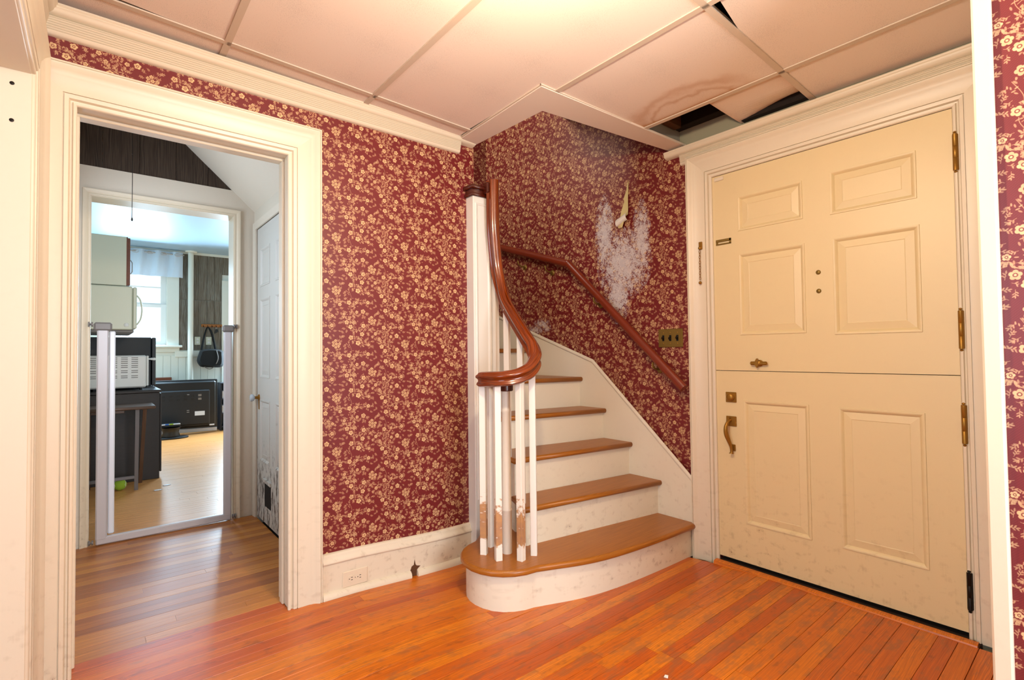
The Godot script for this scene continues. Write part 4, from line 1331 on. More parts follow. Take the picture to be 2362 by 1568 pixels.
# ------------------------------------------------------------------ things on the walls of the entrance
func build_wall_things() -> void:
	# rail on the stair wall
	var x := 2.485
	var h := thing("wall_handrail", "plain reddish wooden handrail climbing the papered stair wall, bent once", "handrail", V(x, 0.9, -1.54))
	var pts := [V(x, 0.893, -1.533), V(x, 1.700, -2.392), V(x, 1.945, -3.16), V(x, 2.02, -3.39)]
	var prof := []
	for i in 14:
		var a := TAU * i / 14
		prof.append(V2(cos(a) * 0.020, sin(a) * 0.026))
	for i in 2:
		var q := [pts[i], pts[i + 1]] if i == 0 else [pts[1], pts[2], pts[3]]
		var d: Vector3 = (q[1] - q[0]).normalized()
		q[0] = q[0] - (d * 0.008 if i == 1 else Vector3.ZERO); q[-1] = q[-1] + (d * 0.012 if i == 0 else Vector3.ZERO)
		var fr := []
		for k in q: fr.append([k, Vector3.RIGHT, d.cross(Vector3.RIGHT).normalized()])
		obj("rail", MB.new().sweep(prof, fr), M.rail_wall, h)
	for p in [V(x, 1.065, -1.73), V(x, 1.48, -2.17), V(x, 1.75, -2.62), V(x, 1.83, -2.92)]:
		var b := MB.new()
		b.tube(spline([p + V(0, -0.03, 0), p + V(0.006, -0.055, 0), p + V(0.03, -0.07, 0), p + V(0.073, -0.072, 0)], 5), 0.006, 8)
		b.lathe([V2(0.022, 0.0), V2(0.020, 0.006), V2(0.008, 0.010), V2(0.0, 0.010)], p + V(0.075, -0.075, 0), Vector3.LEFT, 14)
		obj("bracket", b, M.brass_old, h)
	# three-gang switch plate
	var s := thing("switch_plate", "dull brass plate with three toggle switches between the stair rail and the front door", "light switch", V(2.556, 1.173, -1.655))
	obj("plate", MB.new().box(V(2.553, 1.120, -1.735), V(2.5605, 1.226, -1.576), 0.003), M.brass_old, s)
	for k in 3:
		var z := -1.701 + k * 0.0460
		var up := 1.0 if k == 1 else -1.0
		obj("toggle", MB.new().box(V(2.538, 1.166, z - 0.005), V(2.556, 1.180, z + 0.005), 0.002, Basis(Vector3.BACK, 0.5 * up)), M.iron, s)
		obj("slot", MB.new().box(V(2.5522, 1.156, z - 0.007), V(2.5538, 1.190, z + 0.007), 0.0005), M.dark_hole, s)
		for dy in [-0.031, 0.031]:
			obj("screw", MB.new().lathe([V2(0.004, 0), V2(0.003, 0.0012), V2(0, 0.0015)], V(2.553, 1.173 + dy, z), Vector3.LEFT, 8), M.brass, s)
	# torn strip of paper curling off the wall
	var tp := thing("torn_wallpaper", "torn strip of wallpaper curling down to show its yellowed back", "wallpaper", V(2.55, 2.0, -1.93))
	var b := MB.new()
	var left := [V2(-1.935, 2.170), V2(-1.950, 2.10), V2(-1.968, 2.055), V2(-1.962, 2.035), V2(-1.985, 1.98), V2(-1.992, 1.945), V2(-2.008, 1.90), V2(-2.005, 1.875)]
	var right := [V2(-1.934, 2.170), V2(-1.930, 2.10), V2(-1.929, 2.055), V2(-1.928, 2.035), V2(-1.926, 1.98), V2(-1.925, 1.945), V2(-1.930, 1.93), V2(-1.965, 1.872)]
	var outx := [0.003, 0.010, 0.016, 0.018, 0.020, 0.026, 0.045, 0.030]
	for i in left.size() - 1:
		var a := V(2.56 - outx[i] * 0.6, left[i].y, left[i].x); var c := V(2.56 - outx[i], right[i].y, right[i].x)
		var d := V(2.56 - outx[i + 1] * 0.6, left[i + 1].y, left[i + 1].x); var e := V(2.56 - outx[i + 1], right[i + 1].y, right[i + 1].x)
		b.quad(a, c, e, d, Vector3.LEFT)
		var bk := V(0.0008, 0, 0)
		b.quad(a + bk, c + bk, e + bk, d + bk, Vector3.RIGHT)
	obj("strip", b, M.paper_back, tp)
	b = MB.new()
	for i in 6:
		var a0 := PI * i / 6.0; var a1 := PI * (i + 1) / 6.0
		var f := func(a: float, k: float) -> Vector3: return V(2.56 - 0.030 - 0.018 * sin(a), lerpf(1.935, 1.905, k) + 0.022 * cos(a), lerpf(-1.926, -2.006, k))
		b.quad(f.call(a0, 0.0), f.call(a1, 0.0), f.call(a1, 1.0), f.call(a0, 1.0), V(-sin(a0 + 0.2), cos(a0 + 0.2), 0))
	obj("curl", b, M.white, tp)
	# door chain hanging on the casing
	var ch := thing("door_chain", "short brass door chain hanging from a keeper on the front door casing", "chain", V(2.53, 1.66, -1.447))
	b = MB.new()
	b.box(V(2.532, 1.648, -1.456), V(2.542, 1.690, -1.437), 0.002)
	b.lathe([V2(0.009, 0), V2(0.009, 0.006), V2(0.005, 0.010), V2(0, 0.011)], V(2.533, 1.655, -1.447), Vector3.LEFT, 12)
	obj("keeper", b, M.brass, ch)
	for k in 11:
		b = MB.new()
		var y := 1.635 - k * 0.0145
		var ring := []
		for i in 11:
			var a := TAU * i / 10
			var r := V(0, sin(a) * 0.0095, 0) + (V(cos(a) * 0.0045, 0, 0) if k % 2 else V(0, 0, cos(a) * 0.0045))
			ring.append(V(2.528, y, -1.448) + r)
		b.tube(ring, 0.0013, 5, false)
		obj("link", b, M.brass, ch)
	obj("end_knob", MB.new().ball(V(2.528, 1.467, -1.448), 0.0085, 14), M.brass, ch)
	# outlet in the baseboard
	var ou := thing("wall_outlet", "cream double outlet set sideways in the dirty baseboard by the doorway casing", "outlet", V(0.945, 0.062, -2.306))
	var tilt := Basis.IDENTITY
	obj("plate", MB.new().box(V(0.885, 0.026, -2.311), V(1.005, 0.098, -2.3045), 0.003, Basis(Vector3.BACK, -0.02)), M.outlet_cream, ou)
	for k in 2:
		var cx := 0.925 + k * 0.040
		b = MB.new()
		b.lathe([V2(0.0165, 0), V2(0.016, 0.002), V2(0.0, 0.0022)], V(cx, 0.062, -2.3048), Vector3.BACK, 20)
		var rec := obj("receptacle", b, M.outlet_cream, ou)
		b = MB.new()
		b.box(V(cx - 0.001, 0.0665, -2.3035), V(cx + 0.007, 0.0690, -2.3022))
		b.box(V(cx - 0.001, 0.0550, -2.3035), V(cx + 0.007, 0.0575, -2.3022))
		b.lathe([V2(0.0022, 0), V2(0.0022, 0.0006), V2(0, 0.0006)], V(cx - 0.009, 0.062, -2.3027), Vector3.BACK, 10)
		obj("slot", b, M.dark_hole, rec)
	obj("screw", MB.new().lathe([V2(0.0025, 0), V2(0.002, 0.001), V2(0, 0.001)], V(0.945, 0.062, -2.3045), Vector3.BACK, 8), M.steel, ou)

# ------------------------------------------------------------------ little hall behind the doorway
func build_hall() -> void:
	var b := MB.new()
	# end wall: painted boards below, dark barn boards above, with the second doorway
	b.box(V(-0.16, -0.05, -4.0), V(-0.024, 2.062, HALL_Z))
	b.box(V(0.735, -0.05, -4.0), V(0.90, 2.062, HALL_Z))
	b.box(V(-0.16, 2.062, -4.0), V(0.90, 2.232, HALL_Z))
	struct("wall_hall_end", b, M.hall_paint, "greyish white painted wall round the kitchen doorway of the small hall")
	var up := struct_root("wall_hall_upper", "dark weathered vertical boards over the second doorway", V(0.3, 2.2, HALL_Z))
	var bx := [-0.16, 0.03, 0.21, 0.40, 0.58, 0.75, 0.90]
	for k in 6:
		b = MB.new()
		b.swap = true
		b.off = V2(k * 0.31, k * 0.77)
		b.box(V(bx[k] + 0.001, 2.234, -3.98), V(bx[k + 1] - 0.001, 2.75, HALL_Z - 0.006 - 0.002 * (k % 2)), 0.002)
		obj("plank", b, M.barn_dark, up)
	b = MB.new()
	b.box(V(-0.24, -0.05, -4.0), V(-0.12, 2.75, -2.47))
	struct("wall_hall_left", b, M.hall_paint)
	b = MB.new()
	b.box(V(0.86, 1.975, -4.0), V(0.98, 2.75, -2.47))
	b.box(V(0.86, -0.05, -4.0), V(0.98, 1.975, -3.79))
	b.box(V(0.86, -0.05, -3.02), V(0.98, 1.975, -2.47))
	b.box(V(0.93, -0.05, -3.79), V(0.98, 1.975, -3.02))
	struct("wall_hall_right", b, M.hall_paint)
	b = MB.new()                              # sloping underside of the stair
	b.prism([V2(0.88, 2.085), V2(0.18, 2.735), V2(0.18, 2.80), V2(0.98, 2.80), V2(0.98, 2.085)], V(0, 0, -3.995), Vector3.RIGHT, Vector3.UP, V(0, 0, 1.52))
	struct("ceiling_hall_slope", b, M.hall_paint, "grey sloping underside of the stair above the small hall")
	b = MB.new()
	b.box(V(-0.24, 2.74, -4.0), V(0.98, 2.85, -2.47))
	struct("ceiling_hall", b, M.hall_paint)
	# thin casing of the second doorway
	var t := struct_root("trim_14", "thin white casing of the second doorway", V(0.35, 0, HALL_Z))
	obj("casing", MB.new().moulding([V(-0.022, 0, HALL_Z), V(-0.022, 2.058, HALL_Z), V(0.733, 2.058, HALL_Z), V(0.733, 0, HALL_Z)], Vector3.BACK, [V2(0, 0), V2(0, 0.012), V2(0.006, 0.014), V2(0.012, 0.010), V2(0.016, 0.014), V2(0.028, 0.020), V2(0.036, 0.020), V2(0.038, 0)]), M.trim_worn, t)
	b = MB.new()
	b.box(V(-0.035, 0, -4.02), V(-0.018, 2.06, -3.855), 0.002)
	b.box(V(0.729, 0, -4.02), V(0.745, 2.06, -3.855), 0.002)
	b.box(V(-0.0345, 2.054, -4.0185), V(0.7445, 2.071, -3.8565), 0.002)
	obj("jamb", b, M.trim, t)
	# pull cord of a lamp
	var c := thing("pull_cord", "thin dark pull cord hanging in front of the second doorway", "cord", V(0.148, 1.82, -3.3))
	var pts := []
	for k in 9: pts.append(V(0.148 + 0.0008 * sin(k * 1.3), 2.74 - k * 0.1145, -3.3))
	obj("cord", MB.new().tube(pts, 0.0016, 6), M.iron, c)
	obj("bead", MB.new().ball(V(0.148, 2.17, -3.3), 0.004, 10), M.iron, c)
	obj("tip", MB.new().lathe([V2(0, 0), V2(0.004, 0.002), V2(0.005, 0.01), V2(0.002, 0.02), V2(0, 0.021)], V(0.148, 1.812, -3.3), Vector3.UP, 10), M.iron, c)
	# six-panel door in the right wall, with the ragged cat hole
	var x := 0.864
	var d := struct_root("door_2", "white panelled door in the small hall, scratched round a ragged cat hole", V(x, 0, -3.4))
	var holes := [[-3.70, -3.47, 1.565, 1.815], [-3.33, -3.10, 1.565, 1.815], [-3.70, -3.47, 0.955, 1.475], [-3.33, -3.10, 0.955, 1.475], [-3.70, -3.47, 0.400, 0.800], [-3.33, -3.10, 0.400, 0.800]]
	var cat := [-3.59, -3.44, 0.120, 0.275]
	b = MB.new()
	var all := holes.duplicate()
	all.append(cat)
	leaf_slab(b, -3.785, -3.025, 0.012, 1.965, x, 0.04, all)
	var l := obj("door_leaf", b, M.door_scratched, d)
	for h in holes:
		b = MB.new(); panel_frame(b, h[0], h[1], h[2], h[3], x)
		obj("panel", b, M.door_scratched, l)
	b = MB.new()
	b.box(V(x + 0.002, cat[2], cat[0]), V(x + 0.03, cat[3], cat[1]))
	obj("cat_hole", b, M.dark_hole, l)
	b = MB.new()
	b.box(V(x - 0.010, cat[3] - 0.002, cat[0] - 0.02), V(x + 0.002, cat[3] + 0.022, cat[1] + 0.012), 0.002, Basis(Vector3.RIGHT, 0.03))
	obj("cat_hole_trim", b, M.door_scratched, l)
	b = MB.new()
	b.lathe([V2(0.022, 0), V2(0.021, 0.005), V2(0.010, 0.010), V2(0.009, 0.028), V2(0.0, 0.030)], V(x, 0.815, -3.735), Vector3.LEFT, 16)
	b.box(V(x - 0.003, 0.735, -3.747), V(x, 0.80, -3.724), 0.001)
	obj("knob_shank", b, M.brass, l)
	obj("glass_knob", MB.new().lathe([V2(0.009, 0), V2(0.022, 0.008), V2(0.026, 0.018), V2(0.021, 0.028), V2(0.0, 0.031)], V(x - 0.028, 0.815, -3.735), Vector3.LEFT, 12), M.knob_glass, l)
	obj("casing", MB.new().moulding([V(0.86, 0, -3.788), V(0.86, 1.968, -3.788), V(0.86, 1.968, -3.022), V(0.86, 0, -3.022)], Vector3.LEFT, [V2(0, 0), V2(0, 0.010), V2(0.03, 0.013), V2(0.045, 0.016), V2(0.045, 0)]), M.hall_paint, d)
	# pressure gate in the second doorway, its leaf swung open into the kitchen
	var g := thing("baby_gate", "pale plastic pressure gate standing open in the second doorway", "baby gate", V(0.35, 0, -3.85))
	var gz := -3.838
	obj("bottom_bar", MB.new().box(V(0.014, 0.004, gz - 0.0185), V(0.714, 0.048, gz + 0.0105), 0.006), M.lilac_white, g)
	obj("post", MB.new().box(V(0.012, 0.03, gz - 0.02), V(0.066, 1.262, gz + 0.012), 0.007), M.lilac_white, g)
	obj("post", MB.new().box(V(0.670, 0.03, gz - 0.02), V(0.716, 1.262, gz + 0.012), 0.007), M.lilac_white, g)
	obj("latch_cap", MB.new().box(V(-0.004, 1.255, gz - 0.024), V(0.082, 1.305, gz + 0.018), 0.010), M.grey_plastic, g)
	obj("latch_cap", MB.new().box(V(0.662, 1.258, gz - 0.024), V(0.730, 1.305, gz + 0.018), 0.010), M.grey_plastic, g)
	for q in [[-0.006, 1.292, -1.0], [0.728, 1.297, 1.0], [0.004, 0.022, -1.0], [0.722, 0.022, 1.0]]:
		b = MB.new()
		b.lathe([V2(0.0, 0), V2(0.013, 0.0), V2(0.014, 0.008), V2(0.005, 0.009), V2(0.005, 0.014), V2(0.015, 0.016), V2(0.015, 0.022), V2(0, 0.023)], V(q[0], q[1], gz - 0.003), V(q[2], 0, 0), 12)
		obj("thumb_wheel", b, M.grey_plastic, g)
	# open leaf
	var h0 := V(0.085, 0, gz - 0.020); var dir := V(0.020, 0, -0.70)
	var leaf := MB.new()
	leaf.box(V(0.068, 0.05, gz - 0.056), V(0.099, 1.255, gz - 0.024), 0.006)
	var lf := obj("gate_leaf", leaf, M.gate_leaf, g)
	for y in [0.075, 1.225]:
		obj("rail", MB.new().tube([h0 + V(0, y, -0.02), h0 + dir + V(0, y, 0)], 0.011, 8), M.gate_leaf, lf)
	for k in 9:
		var p := h0 + dir * ((k + 1.0) / 9.0)
		obj("bar", MB.new().tube([p + V(0, 0.075, 0), p + V(0, 1.225, 0)], 0.006, 8), M.gate_leaf, lf)

# ------------------------------------------------------------------ kitchen
func build_kitchen_shell() -> void:
	var z := KIT_Z
	var b := MB.new()
	# window opening x 0.12..0.80, y 1.27..2.42; glass door opening x 1.62..2.6
	b.box(V(-0.30, -0.05, z - 0.15), V(0.10, 2.75, z))
	b.box(V(0.10, -0.05, z - 0.15), V(0.80, 1.26, z))
	b.box(V(0.10, 2.46, z - 0.15), V(0.80, 2.75, z))
	b.box(V(0.80, -0.05, z - 0.15), V(1.58, 2.75, z))
	b.box(V(1.58, 2.16, z - 0.15), V(2.55, 2.75, z))
	b.box(V(2.55, -0.05, z - 0.15), V(3.5, 2.75, z))
	struct("wall_kitchen_back", b, M.kitchen_white, "kitchen back wall")
	b = MB.new()
	b.box(V(-0.40, -0.05, z), V(-0.12, 2.75, -4.0))
	struct("wall_kitchen_left", b, M.kitchen_white)
	b = MB.new()
	b.box(V(3.4, -0.05, z), V(3.55, 2.75, -3.86))
	struct("wall_kitchen_right", b, M.kitchen_white)
	b = MB.new()
	b.box(V(0.90, -0.05, -4.0), V(3.4, 2.75, HALL_Z))
	b.box(V(-0.16, 2.232, -4.0), V(0.90, 2.75, HALL_Z - 0.02))
	struct("wall_kitchen_front", b, M.kitchen_white)
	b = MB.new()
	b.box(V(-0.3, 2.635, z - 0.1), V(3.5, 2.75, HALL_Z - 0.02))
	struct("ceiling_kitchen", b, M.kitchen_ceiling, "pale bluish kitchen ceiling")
	# weathered boards on the wall, to the left and right of the pipe
	var pl := struct_root("wall_kitchen_boards", "weathered grey vertical boards above the white wainscot", V(1.1, 1.2, z))
	var xs := [0.80, 0.945, 1.06, 1.185, 1.30, 1.395, 1.50]
	for k in 6:
		for part in [[1.19, 1.93], [1.934, 2.60]]:
			b = MB.new()
			b.swap = true
			b.off = V2(k * 0.27 + part[0], k * 0.61)
			b.box(V(xs[k] + 0.0015, part[0], z - 0.01), V(xs[k + 1] - 0.0015, part[1], z + 0.014 + 0.002 * ((k + int(part[0])) % 2)), 0.002)
			obj("board", b, M.barn_grey, pl)
	b = MB.new(); b.swap = true
	b.box(V(0.05, 2.50, z - 0.01), V(0.80, 2.60, z + 0.013)); b.box(V(1.50, 2.335, z - 0.01), V(3.3, 2.60, z + 0.013))
	obj("board", b, M.barn_grey, pl)
	b = MB.new()
	b.box(V(-0.1, 2.60, z), V(3.4, 2.638, z + 0.02), 0.003)
	obj("cornice", b, M.kitchen_white, pl)
	# wainscot of tongued boards and its rail
	var wn := struct_root("wall_wainscot", "white tongued wainscot boards under a chair rail", V(1.1, 0.6, z))
	for k in 14:
		var x0 := 0.30 + k * 0.092
		if x0 + 0.091 > 1.52: break
		obj("wainscot_board", MB.new().box(V(x0, 0.10, z - 0.005), V(x0 + 0.090, 1.11, z + 0.012), 0.003), M.kitchen_white, wn)
	obj("chair_rail", MB.new().box(V(0.90, 1.085, z), V(1.50, 1.175, z + 0.028), 0.006), M.kitchen_white, wn)
	obj("base_plank", MB.new().box(V(0.2, 0.0, z), V(1.55, 0.10, z + 0.02), 0.004), M.kitchen_white, wn)
	# window
	var w := struct_root("window_1", "bright kitchen double-hung window with white frame", V(0.45, 1.25, z))
	obj("casing", MB.new().moulding([V(0.10, 1.26, z), V(0.10, 2.46, z), V(0.80, 2.46, z), V(0.80, 1.26, z)], Vector3.BACK, [V2(0, 0), V2(0, 0.026), V2(0.145, 0.030), V2(0.147, 0)]), M.kitchen_white, w)
	b = MB.new()
	b.box(V(-0.08, 1.225, z - 0.02), V(0.985, 1.258, z + 0.075), 0.006)
	b.box(V(-0.04, 1.16, z), V(0.955, 1.225, z + 0.022), 0.004)
	obj("sill", b, M.kitchen_white, w)
	for s in [[1.27, 1.85, -0.055], [1.82, 2.45, -0.085]]:
		b = MB.new()
		var y0: float = s[0]; var y1: float = s[1]; var zz: float = z + s[2]
		b.box(V(0.099, y0, zz - 0.03), V(0.155, y1, zz), 0.003)
		b.box(V(0.735, y0, zz - 0.03), V(0.801, y1, zz), 0.003)
		b.box(V(0.12, y0 + 0.001, zz - 0.0285), V(0.78, y0 + 0.045, zz - 0.0015), 0.003)
		b.box(V(0.12, y1 - 0.045, zz - 0.0285), V(0.78, y1 - 0.001, zz - 0.0015), 0.003)
		if y0 > 1.5: b.box(V(0.12, 2.085, zz - 0.025), V(0.78, 2.100, zz - 0.004), 0.002)
		var sash := obj("sash", b, M.white_plastic, w)
		b = MB.new()
		b.box(V(0.14, y0 + 0.03, zz - 0.018), V(0.76, y1 - 0.03, zz - 0.014))
		obj("pane", b, M.pane, sash)
	# glass door at the right end of that wall, mostly behind the gate
	var dr := struct_root("door_3", "white framed glass door at the end of the kitchen", V(2.1, 0, z))
	obj("casing", MB.new().moulding([V(1.58, 0, z), V(1.58, 2.16, z), V(2.55, 2.16, z), V(2.55, 0, z)], Vector3.BACK, [V2(0, 0), V2(0, 0.024), V2(0.085, 0.028), V2(0.087, 0)]), M.kitchen_white, dr)
	b = MB.new()
	b.box(V(1.59, 0.02, z - 0.08), V(1.68, 2.15, z - 0.04), 0.004); b.box(V(2.43, 0.02, z - 0.08), V(2.54, 2.15, z - 0.04), 0.004)
	b.box(V(1.65, 0.022, z - 0.0785), V(2.46, 0.30, z - 0.0415), 0.003); b.box(V(1.65, 2.03, z - 0.0785), V(2.46, 2.148, z - 0.0415), 0.003)
	var df := obj("door_frame", b, M.kitchen_white, dr)
	b = MB.new()
	b.box(V(1.67, 0.28, z - 0.064), V(2.44, 2.05, z - 0.058))
	obj("pane", b, M.pane, df)
	# ground outside
	b = MB.new()
	b.box(V(-8, -0.6, -30), V(14, -0.5, z - 0.16))
	struct("ground_outside", b, mat(Color(0.36, 0.40, 0.28), 0.9))

func build_kitchen_things() -> void:
	var z := KIT_Z
	var b: MB
	# valance on its rod
	var v := thing("valance_curtain", "short sheer white valance with metal eyelets over the kitchen window", "curtain", V(0.6, 2.58, z + 0.09))
	b = MB.new()
	b.tube([V(-0.02, 2.565, z + 0.085), V(1.0, 2.565, z + 0.085)], 0.008, 8)
	obj("rod", b, M.steel, v)
	b = MB.new()
	var n := 72
	var wave := func(i: int, k: float) -> float: return z + 0.085 + (0.030 - 0.012 * k) * sin(float(i) / n * TAU * 4.5 + 0.6) + 0.006 * sin(i * 0.9 + k * 3.0)
	for i in n:
		var x0 := 0.02 + 0.965 * i / n; var x1 := 0.02 + 0.965 * (i + 1) / n
		for k in 6:
			var k0 := k / 6.0; var k1 := (k + 1) / 6.0
			var y0 := 2.60 - 0.365 * k0; var y1 := 2.60 - 0.365 * k1
			var p := [V(x0, y0, wave.call(i, k0)), V(x1, y0, wave.call(i + 1, k0)), V(x1, y1, wave.call(i + 1, k1)), V(x0, y1, wave.call(i, k1))]
			var na := V(-(p[1].z - p[0].z) / (x1 - x0), 0, 1).normalized()
			b.quad(p[0], p[1], p[2], p[3], na)
	obj("cloth", b, M.curtain, v)
	for k in 6:
		var ring := []
		for i in 17: ring.append(V(0.10 + k * 0.163 + cos(TAU * i / 16) * 0.036, 2.555 + sin(TAU * i / 16) * 0.017, z + 0.124))
		obj("eyelet", MB.new().tube(ring, 0.004, 6, false), M.steel, v)
	# heating pipe
	var pp := thing("pipe", "white painted pipe rising from floor to kitchen ceiling before grey boards", "pipe", V(1.085, 0, z + 0.065))
	obj("tube", MB.new().lathe([V2(0.036, 0.0), V2(0.036, 2.637)], V(1.085, 0, z + 0.065), Vector3.UP, 18), M.kitchen_white, pp)
	obj("flange", MB.new().lathe([V2(0.036, 0), V2(0.075, 0.004), V2(0.078, 0.018), V2(0.078, 0.022)], V(1.085, 2.614, z + 0.08), Vector3.UP, 20), M.kitchen_white, pp)
	# peg rack, keys, bag
	var r := thing("coat_rack", "narrow honey-coloured wooden peg rack on the grey kitchen boards", "coat rack", V(1.36, 1.55, z + 0.02))
	obj("rack_board", MB.new().box(V(1.225, 1.535, z + 0.012), V(1.50, 1.575, z + 0.030), 0.004), M.oak, r)
	for k in 5:
		b = MB.new()
		b.tube(spline([V(1.25 + k * 0.055, 1.556, z + 0.028), V(1.25 + k * 0.055, 1.540, z + 0.055), V(1.25 + k * 0.055, 1.530, z + 0.062), V(1.25 + k * 0.055, 1.545, z + 0.072)], 4), 0.004, 6)
		obj("hook", b, M.iron, r)
	var ks := thing("keys", "dark bunch of keys hanging from the wooden peg rack", "keys", V(1.41, 1.52, z + 0.06))
	obj("key_ring", MB.new().tube([V(1.415, 1.535, z + 0.06), V(1.42, 1.515, z + 0.062), V(1.413, 1.50, z + 0.06), V(1.408, 1.52, z + 0.06), V(1.415, 1.535, z + 0.06)], 0.002, 5, false), M.steel, ks)
	for k in 3:
		obj("key", MB.new().box(V(1.397 + k * 0.014, 1.435 + k * 0.01, z + 0.055 + k * 0.004), V(1.412 + k * 0.014, 1.50, z + 0.060 + k * 0.004), 0.001, Basis(Vector3.BACK, 0.2 * (k - 1))), M.black, ks)
	var bg := thing("handbag", "black cloth handbag hanging by two handles from the peg rack", "bag", V(1.32, 1.1, z + 0.12))
	b = MB.new()
	var prof := []
	for q in [[-0.135, -0.13], [-0.09, -0.155], [0.10, -0.165], [0.165, -0.15], [0.180, -0.08], [0.175, 0.03], [0.16, 0.09], [0.03, 0.115], [-0.11, 0.10], [-0.14, 0.05], [-0.165, -0.06]]: prof.append(V2(q[0], q[1]))
	var body := []
	for k in 9:
		var u := -1.0 + 2.0 * k / 8.0
		var sc := 0.80 + 0.20 * sqrt(maxf(0.0, 1.0 - u * u))
		body.append([V(1.325, 1.09, z + 0.110 + u * 0.065), Vector3.RIGHT * sc, Vector3.UP * sc])
	b.sweep(spline(prof + [prof[0]], 3).slice(0, -1), body)
	obj("bag_body", b, M.black_cloth, bg)
	for k in 2:
		var zz := z + 0.065 + k * 0.07
		b = MB.new()
		b.tube(spline([V(1.215, 1.16, zz), V(1.245, 1.35, zz), V(1.295, 1.522, z + 0.065), V(1.34, 1.46, zz), V(1.375, 1.32, zz), V(1.40, 1.17, zz)], 6), 0.009, 7)
		obj("bag_handle", b, M.black_cloth, bg)
	obj("bag_strap", MB.new().tube(spline([V(1.40, 1.18, z + 0.178), V(1.42, 1.06, z + 0.186), V(1.38, 0.95, z + 0.16), V(1.32, 0.905, z + 0.12), V(1.25, 0.94, z + 0.15)], 6), 0.006, 6), M.grey_plastic, bg)
	# outlets on the kitchen wall
	for k in 2:
		var cx := 1.178 + k * 0.145
		var lab: String = ["cream outlet plate on grey boards just right of the white pipe", "cream outlet plate on grey boards behind the bag handles"][k]
		var o := thing("wall_outlet", lab, "outlet", V(cx, 1.33, z + 0.018), "kitchen outlets")
		obj("plate", MB.new().box(V(cx - 0.036, 1.265, z + 0.013), V(cx + 0.036, 1.385, z + 0.022), 0.003), M.cream_enamel, o)
		for j in 2:
			obj("receptacle", MB.new().lathe([V2(0.016, 0), V2(0.015, 0.002), V2(0, 0.0022)], V(cx, 1.302 + j * 0.046, z + 0.0215), Vector3.BACK, 14), M.white_plastic, o)
	# wall cupboard seen from its end
	var c := thing("wall_cabinet", "cream wall cupboard seen from its side, with brown wooden door edges", "cabinet", V(0.05, 1.7, -5.6))
	obj("carcass", MB.new().box(V(-0.12, 1.694, -6.2), V(0.206, 2.105, -5.30), 0.003), M.cream_enamel, c)
	for k in 2:
		var zz := -5.745 - k * 0.445
		var dd := obj("door", MB.new().box(V(0.207, 1.70, zz), V(0.229, 2.10, zz + 0.43), 0.003), M.cabinet_wood, c)
		obj("door_pull", MB.new().tube([V(0.232, 1.80, zz + 0.39), V(0.244, 1.82, zz + 0.39), V(0.244, 1.90, zz + 0.39), V(0.232, 1.92, zz + 0.39)], 0.004, 6), M.steel, dd)
	obj("face_frame", MB.new().box(V(0.203, 1.694, -5.315), V(0.212, 2.105, -5.298), 0.002), M.cabinet_wood, c)
	# range-top oven under it
	c = thing("hood_microwave", "pale cream microwave hung under the cupboard, with a curved handle", "microwave", V(0.05, 1.3, -5.6))
	obj("body", MB.new().box(V(-0.12, 1.325, -6.1), V(0.245, 1.688, -5.28), 0.008), M.cream_enamel, c)
	var md := obj("door", MB.new().box(V(0.247, 1.335, -6.1), V(0.275, 1.685, -5.285), 0.008), M.cream_enamel, c)
	obj("handle", MB.new().tube(spline([V(0.275, 1.62, -5.33), V(0.300, 1.58, -5.33), V(0.312, 1.50, -5.33), V(0.303, 1.42, -5.33), V(0.277, 1.37, -5.33)], 6), 0.006, 8), M.cream_enamel, md)
	obj("knob", MB.new().lathe([V2(0.017, 0), V2(0.016, 0.006), V2(0.007, 0.009), V2(0, 0.009)], V(0.205, 1.365, -5.279), Vector3.BACK, 16), M.white_plastic, c)
	obj("vent_lip", MB.new().box(V(-0.12, 1.300, -6.0), V(0.255, 1.326, -5.30), 0.006), M.grey_plastic, c)
	# base cupboard with the black box and the toaster oven on it
	c = thing("base_cabinet", "dark espresso-brown floor cupboard in the kitchen", "cabinet", V(0.17, 0, -6.0))
	obj("side_panel", MB.new().box(V(-0.118, 0.0, -6.55), V(0.462, 0.775, -5.58), 0.003), M.espresso, c)
	obj("counter", MB.new().box(V(-0.118, 0.776, -6.56), V(0.474, 0.800, -5.56), 0.004), M.espresso, c)
	for k in 2:
		var dd := obj("door", MB.new().box(V(0.463, 0.06, -6.54 + k * 0.485), V(0.478, 0.765, -6.07 + k * 0.485), 0.003), M.espresso, c)
		obj("knob", MB.new().ball(V(0.486, 0.45, -6.10 + k * 0.06), 0.011, 10), M.steel, dd)
	c = thing("black_appliance", "black boxy appliance standing behind the white toaster oven", "appliance", V(0.2, 0.8, -6.2))
	obj("body", MB.new().box(V(-0.10, 0.808, -6.52), V(0.435, 1.288, -6.12), 0.006), M.black_panel, c)
	obj("door", MB.new().box(V(0.438, 0.812, -6.52), V(0.472, 1.286, -6.115), 0.006), M.black, c)
	for q in [[0.0, -6.16], [0.40, -6.16]]:
		obj("foot", MB.new().lathe([V2(0, 0), V2(0.014, 0), V2(0.014, 0.010), V2(0, 0.010)], V(q[0], 0.800, q[1]), Vector3.UP, 10), M.black, c)
	c = thing("toaster_oven", "white toaster oven with slotted side standing on the dark cupboard", "toaster oven", V(0.2, 0.8, -5.8))
	var body2 := obj("body", MB.new().box(V(-0.06, 0.822, -6.00), V(0.368, 1.112, -5.66), 0.012), M.white_plastic, c)
	for gi in 4:
		for rows in (4 if gi == 0 else 2):
			for cx in [-0.010, 0.062, 0.134, 0.208, 0.282]:
				var y: float = [1.090, 1.022, 0.976, 0.930][gi] - rows * 0.0165
				obj("slot", MB.new().box(V(cx - 0.024, y - 0.003, -5.662), V(cx + 0.024, y + 0.003, -5.6585), 0.001), M.grey_plastic, body2)
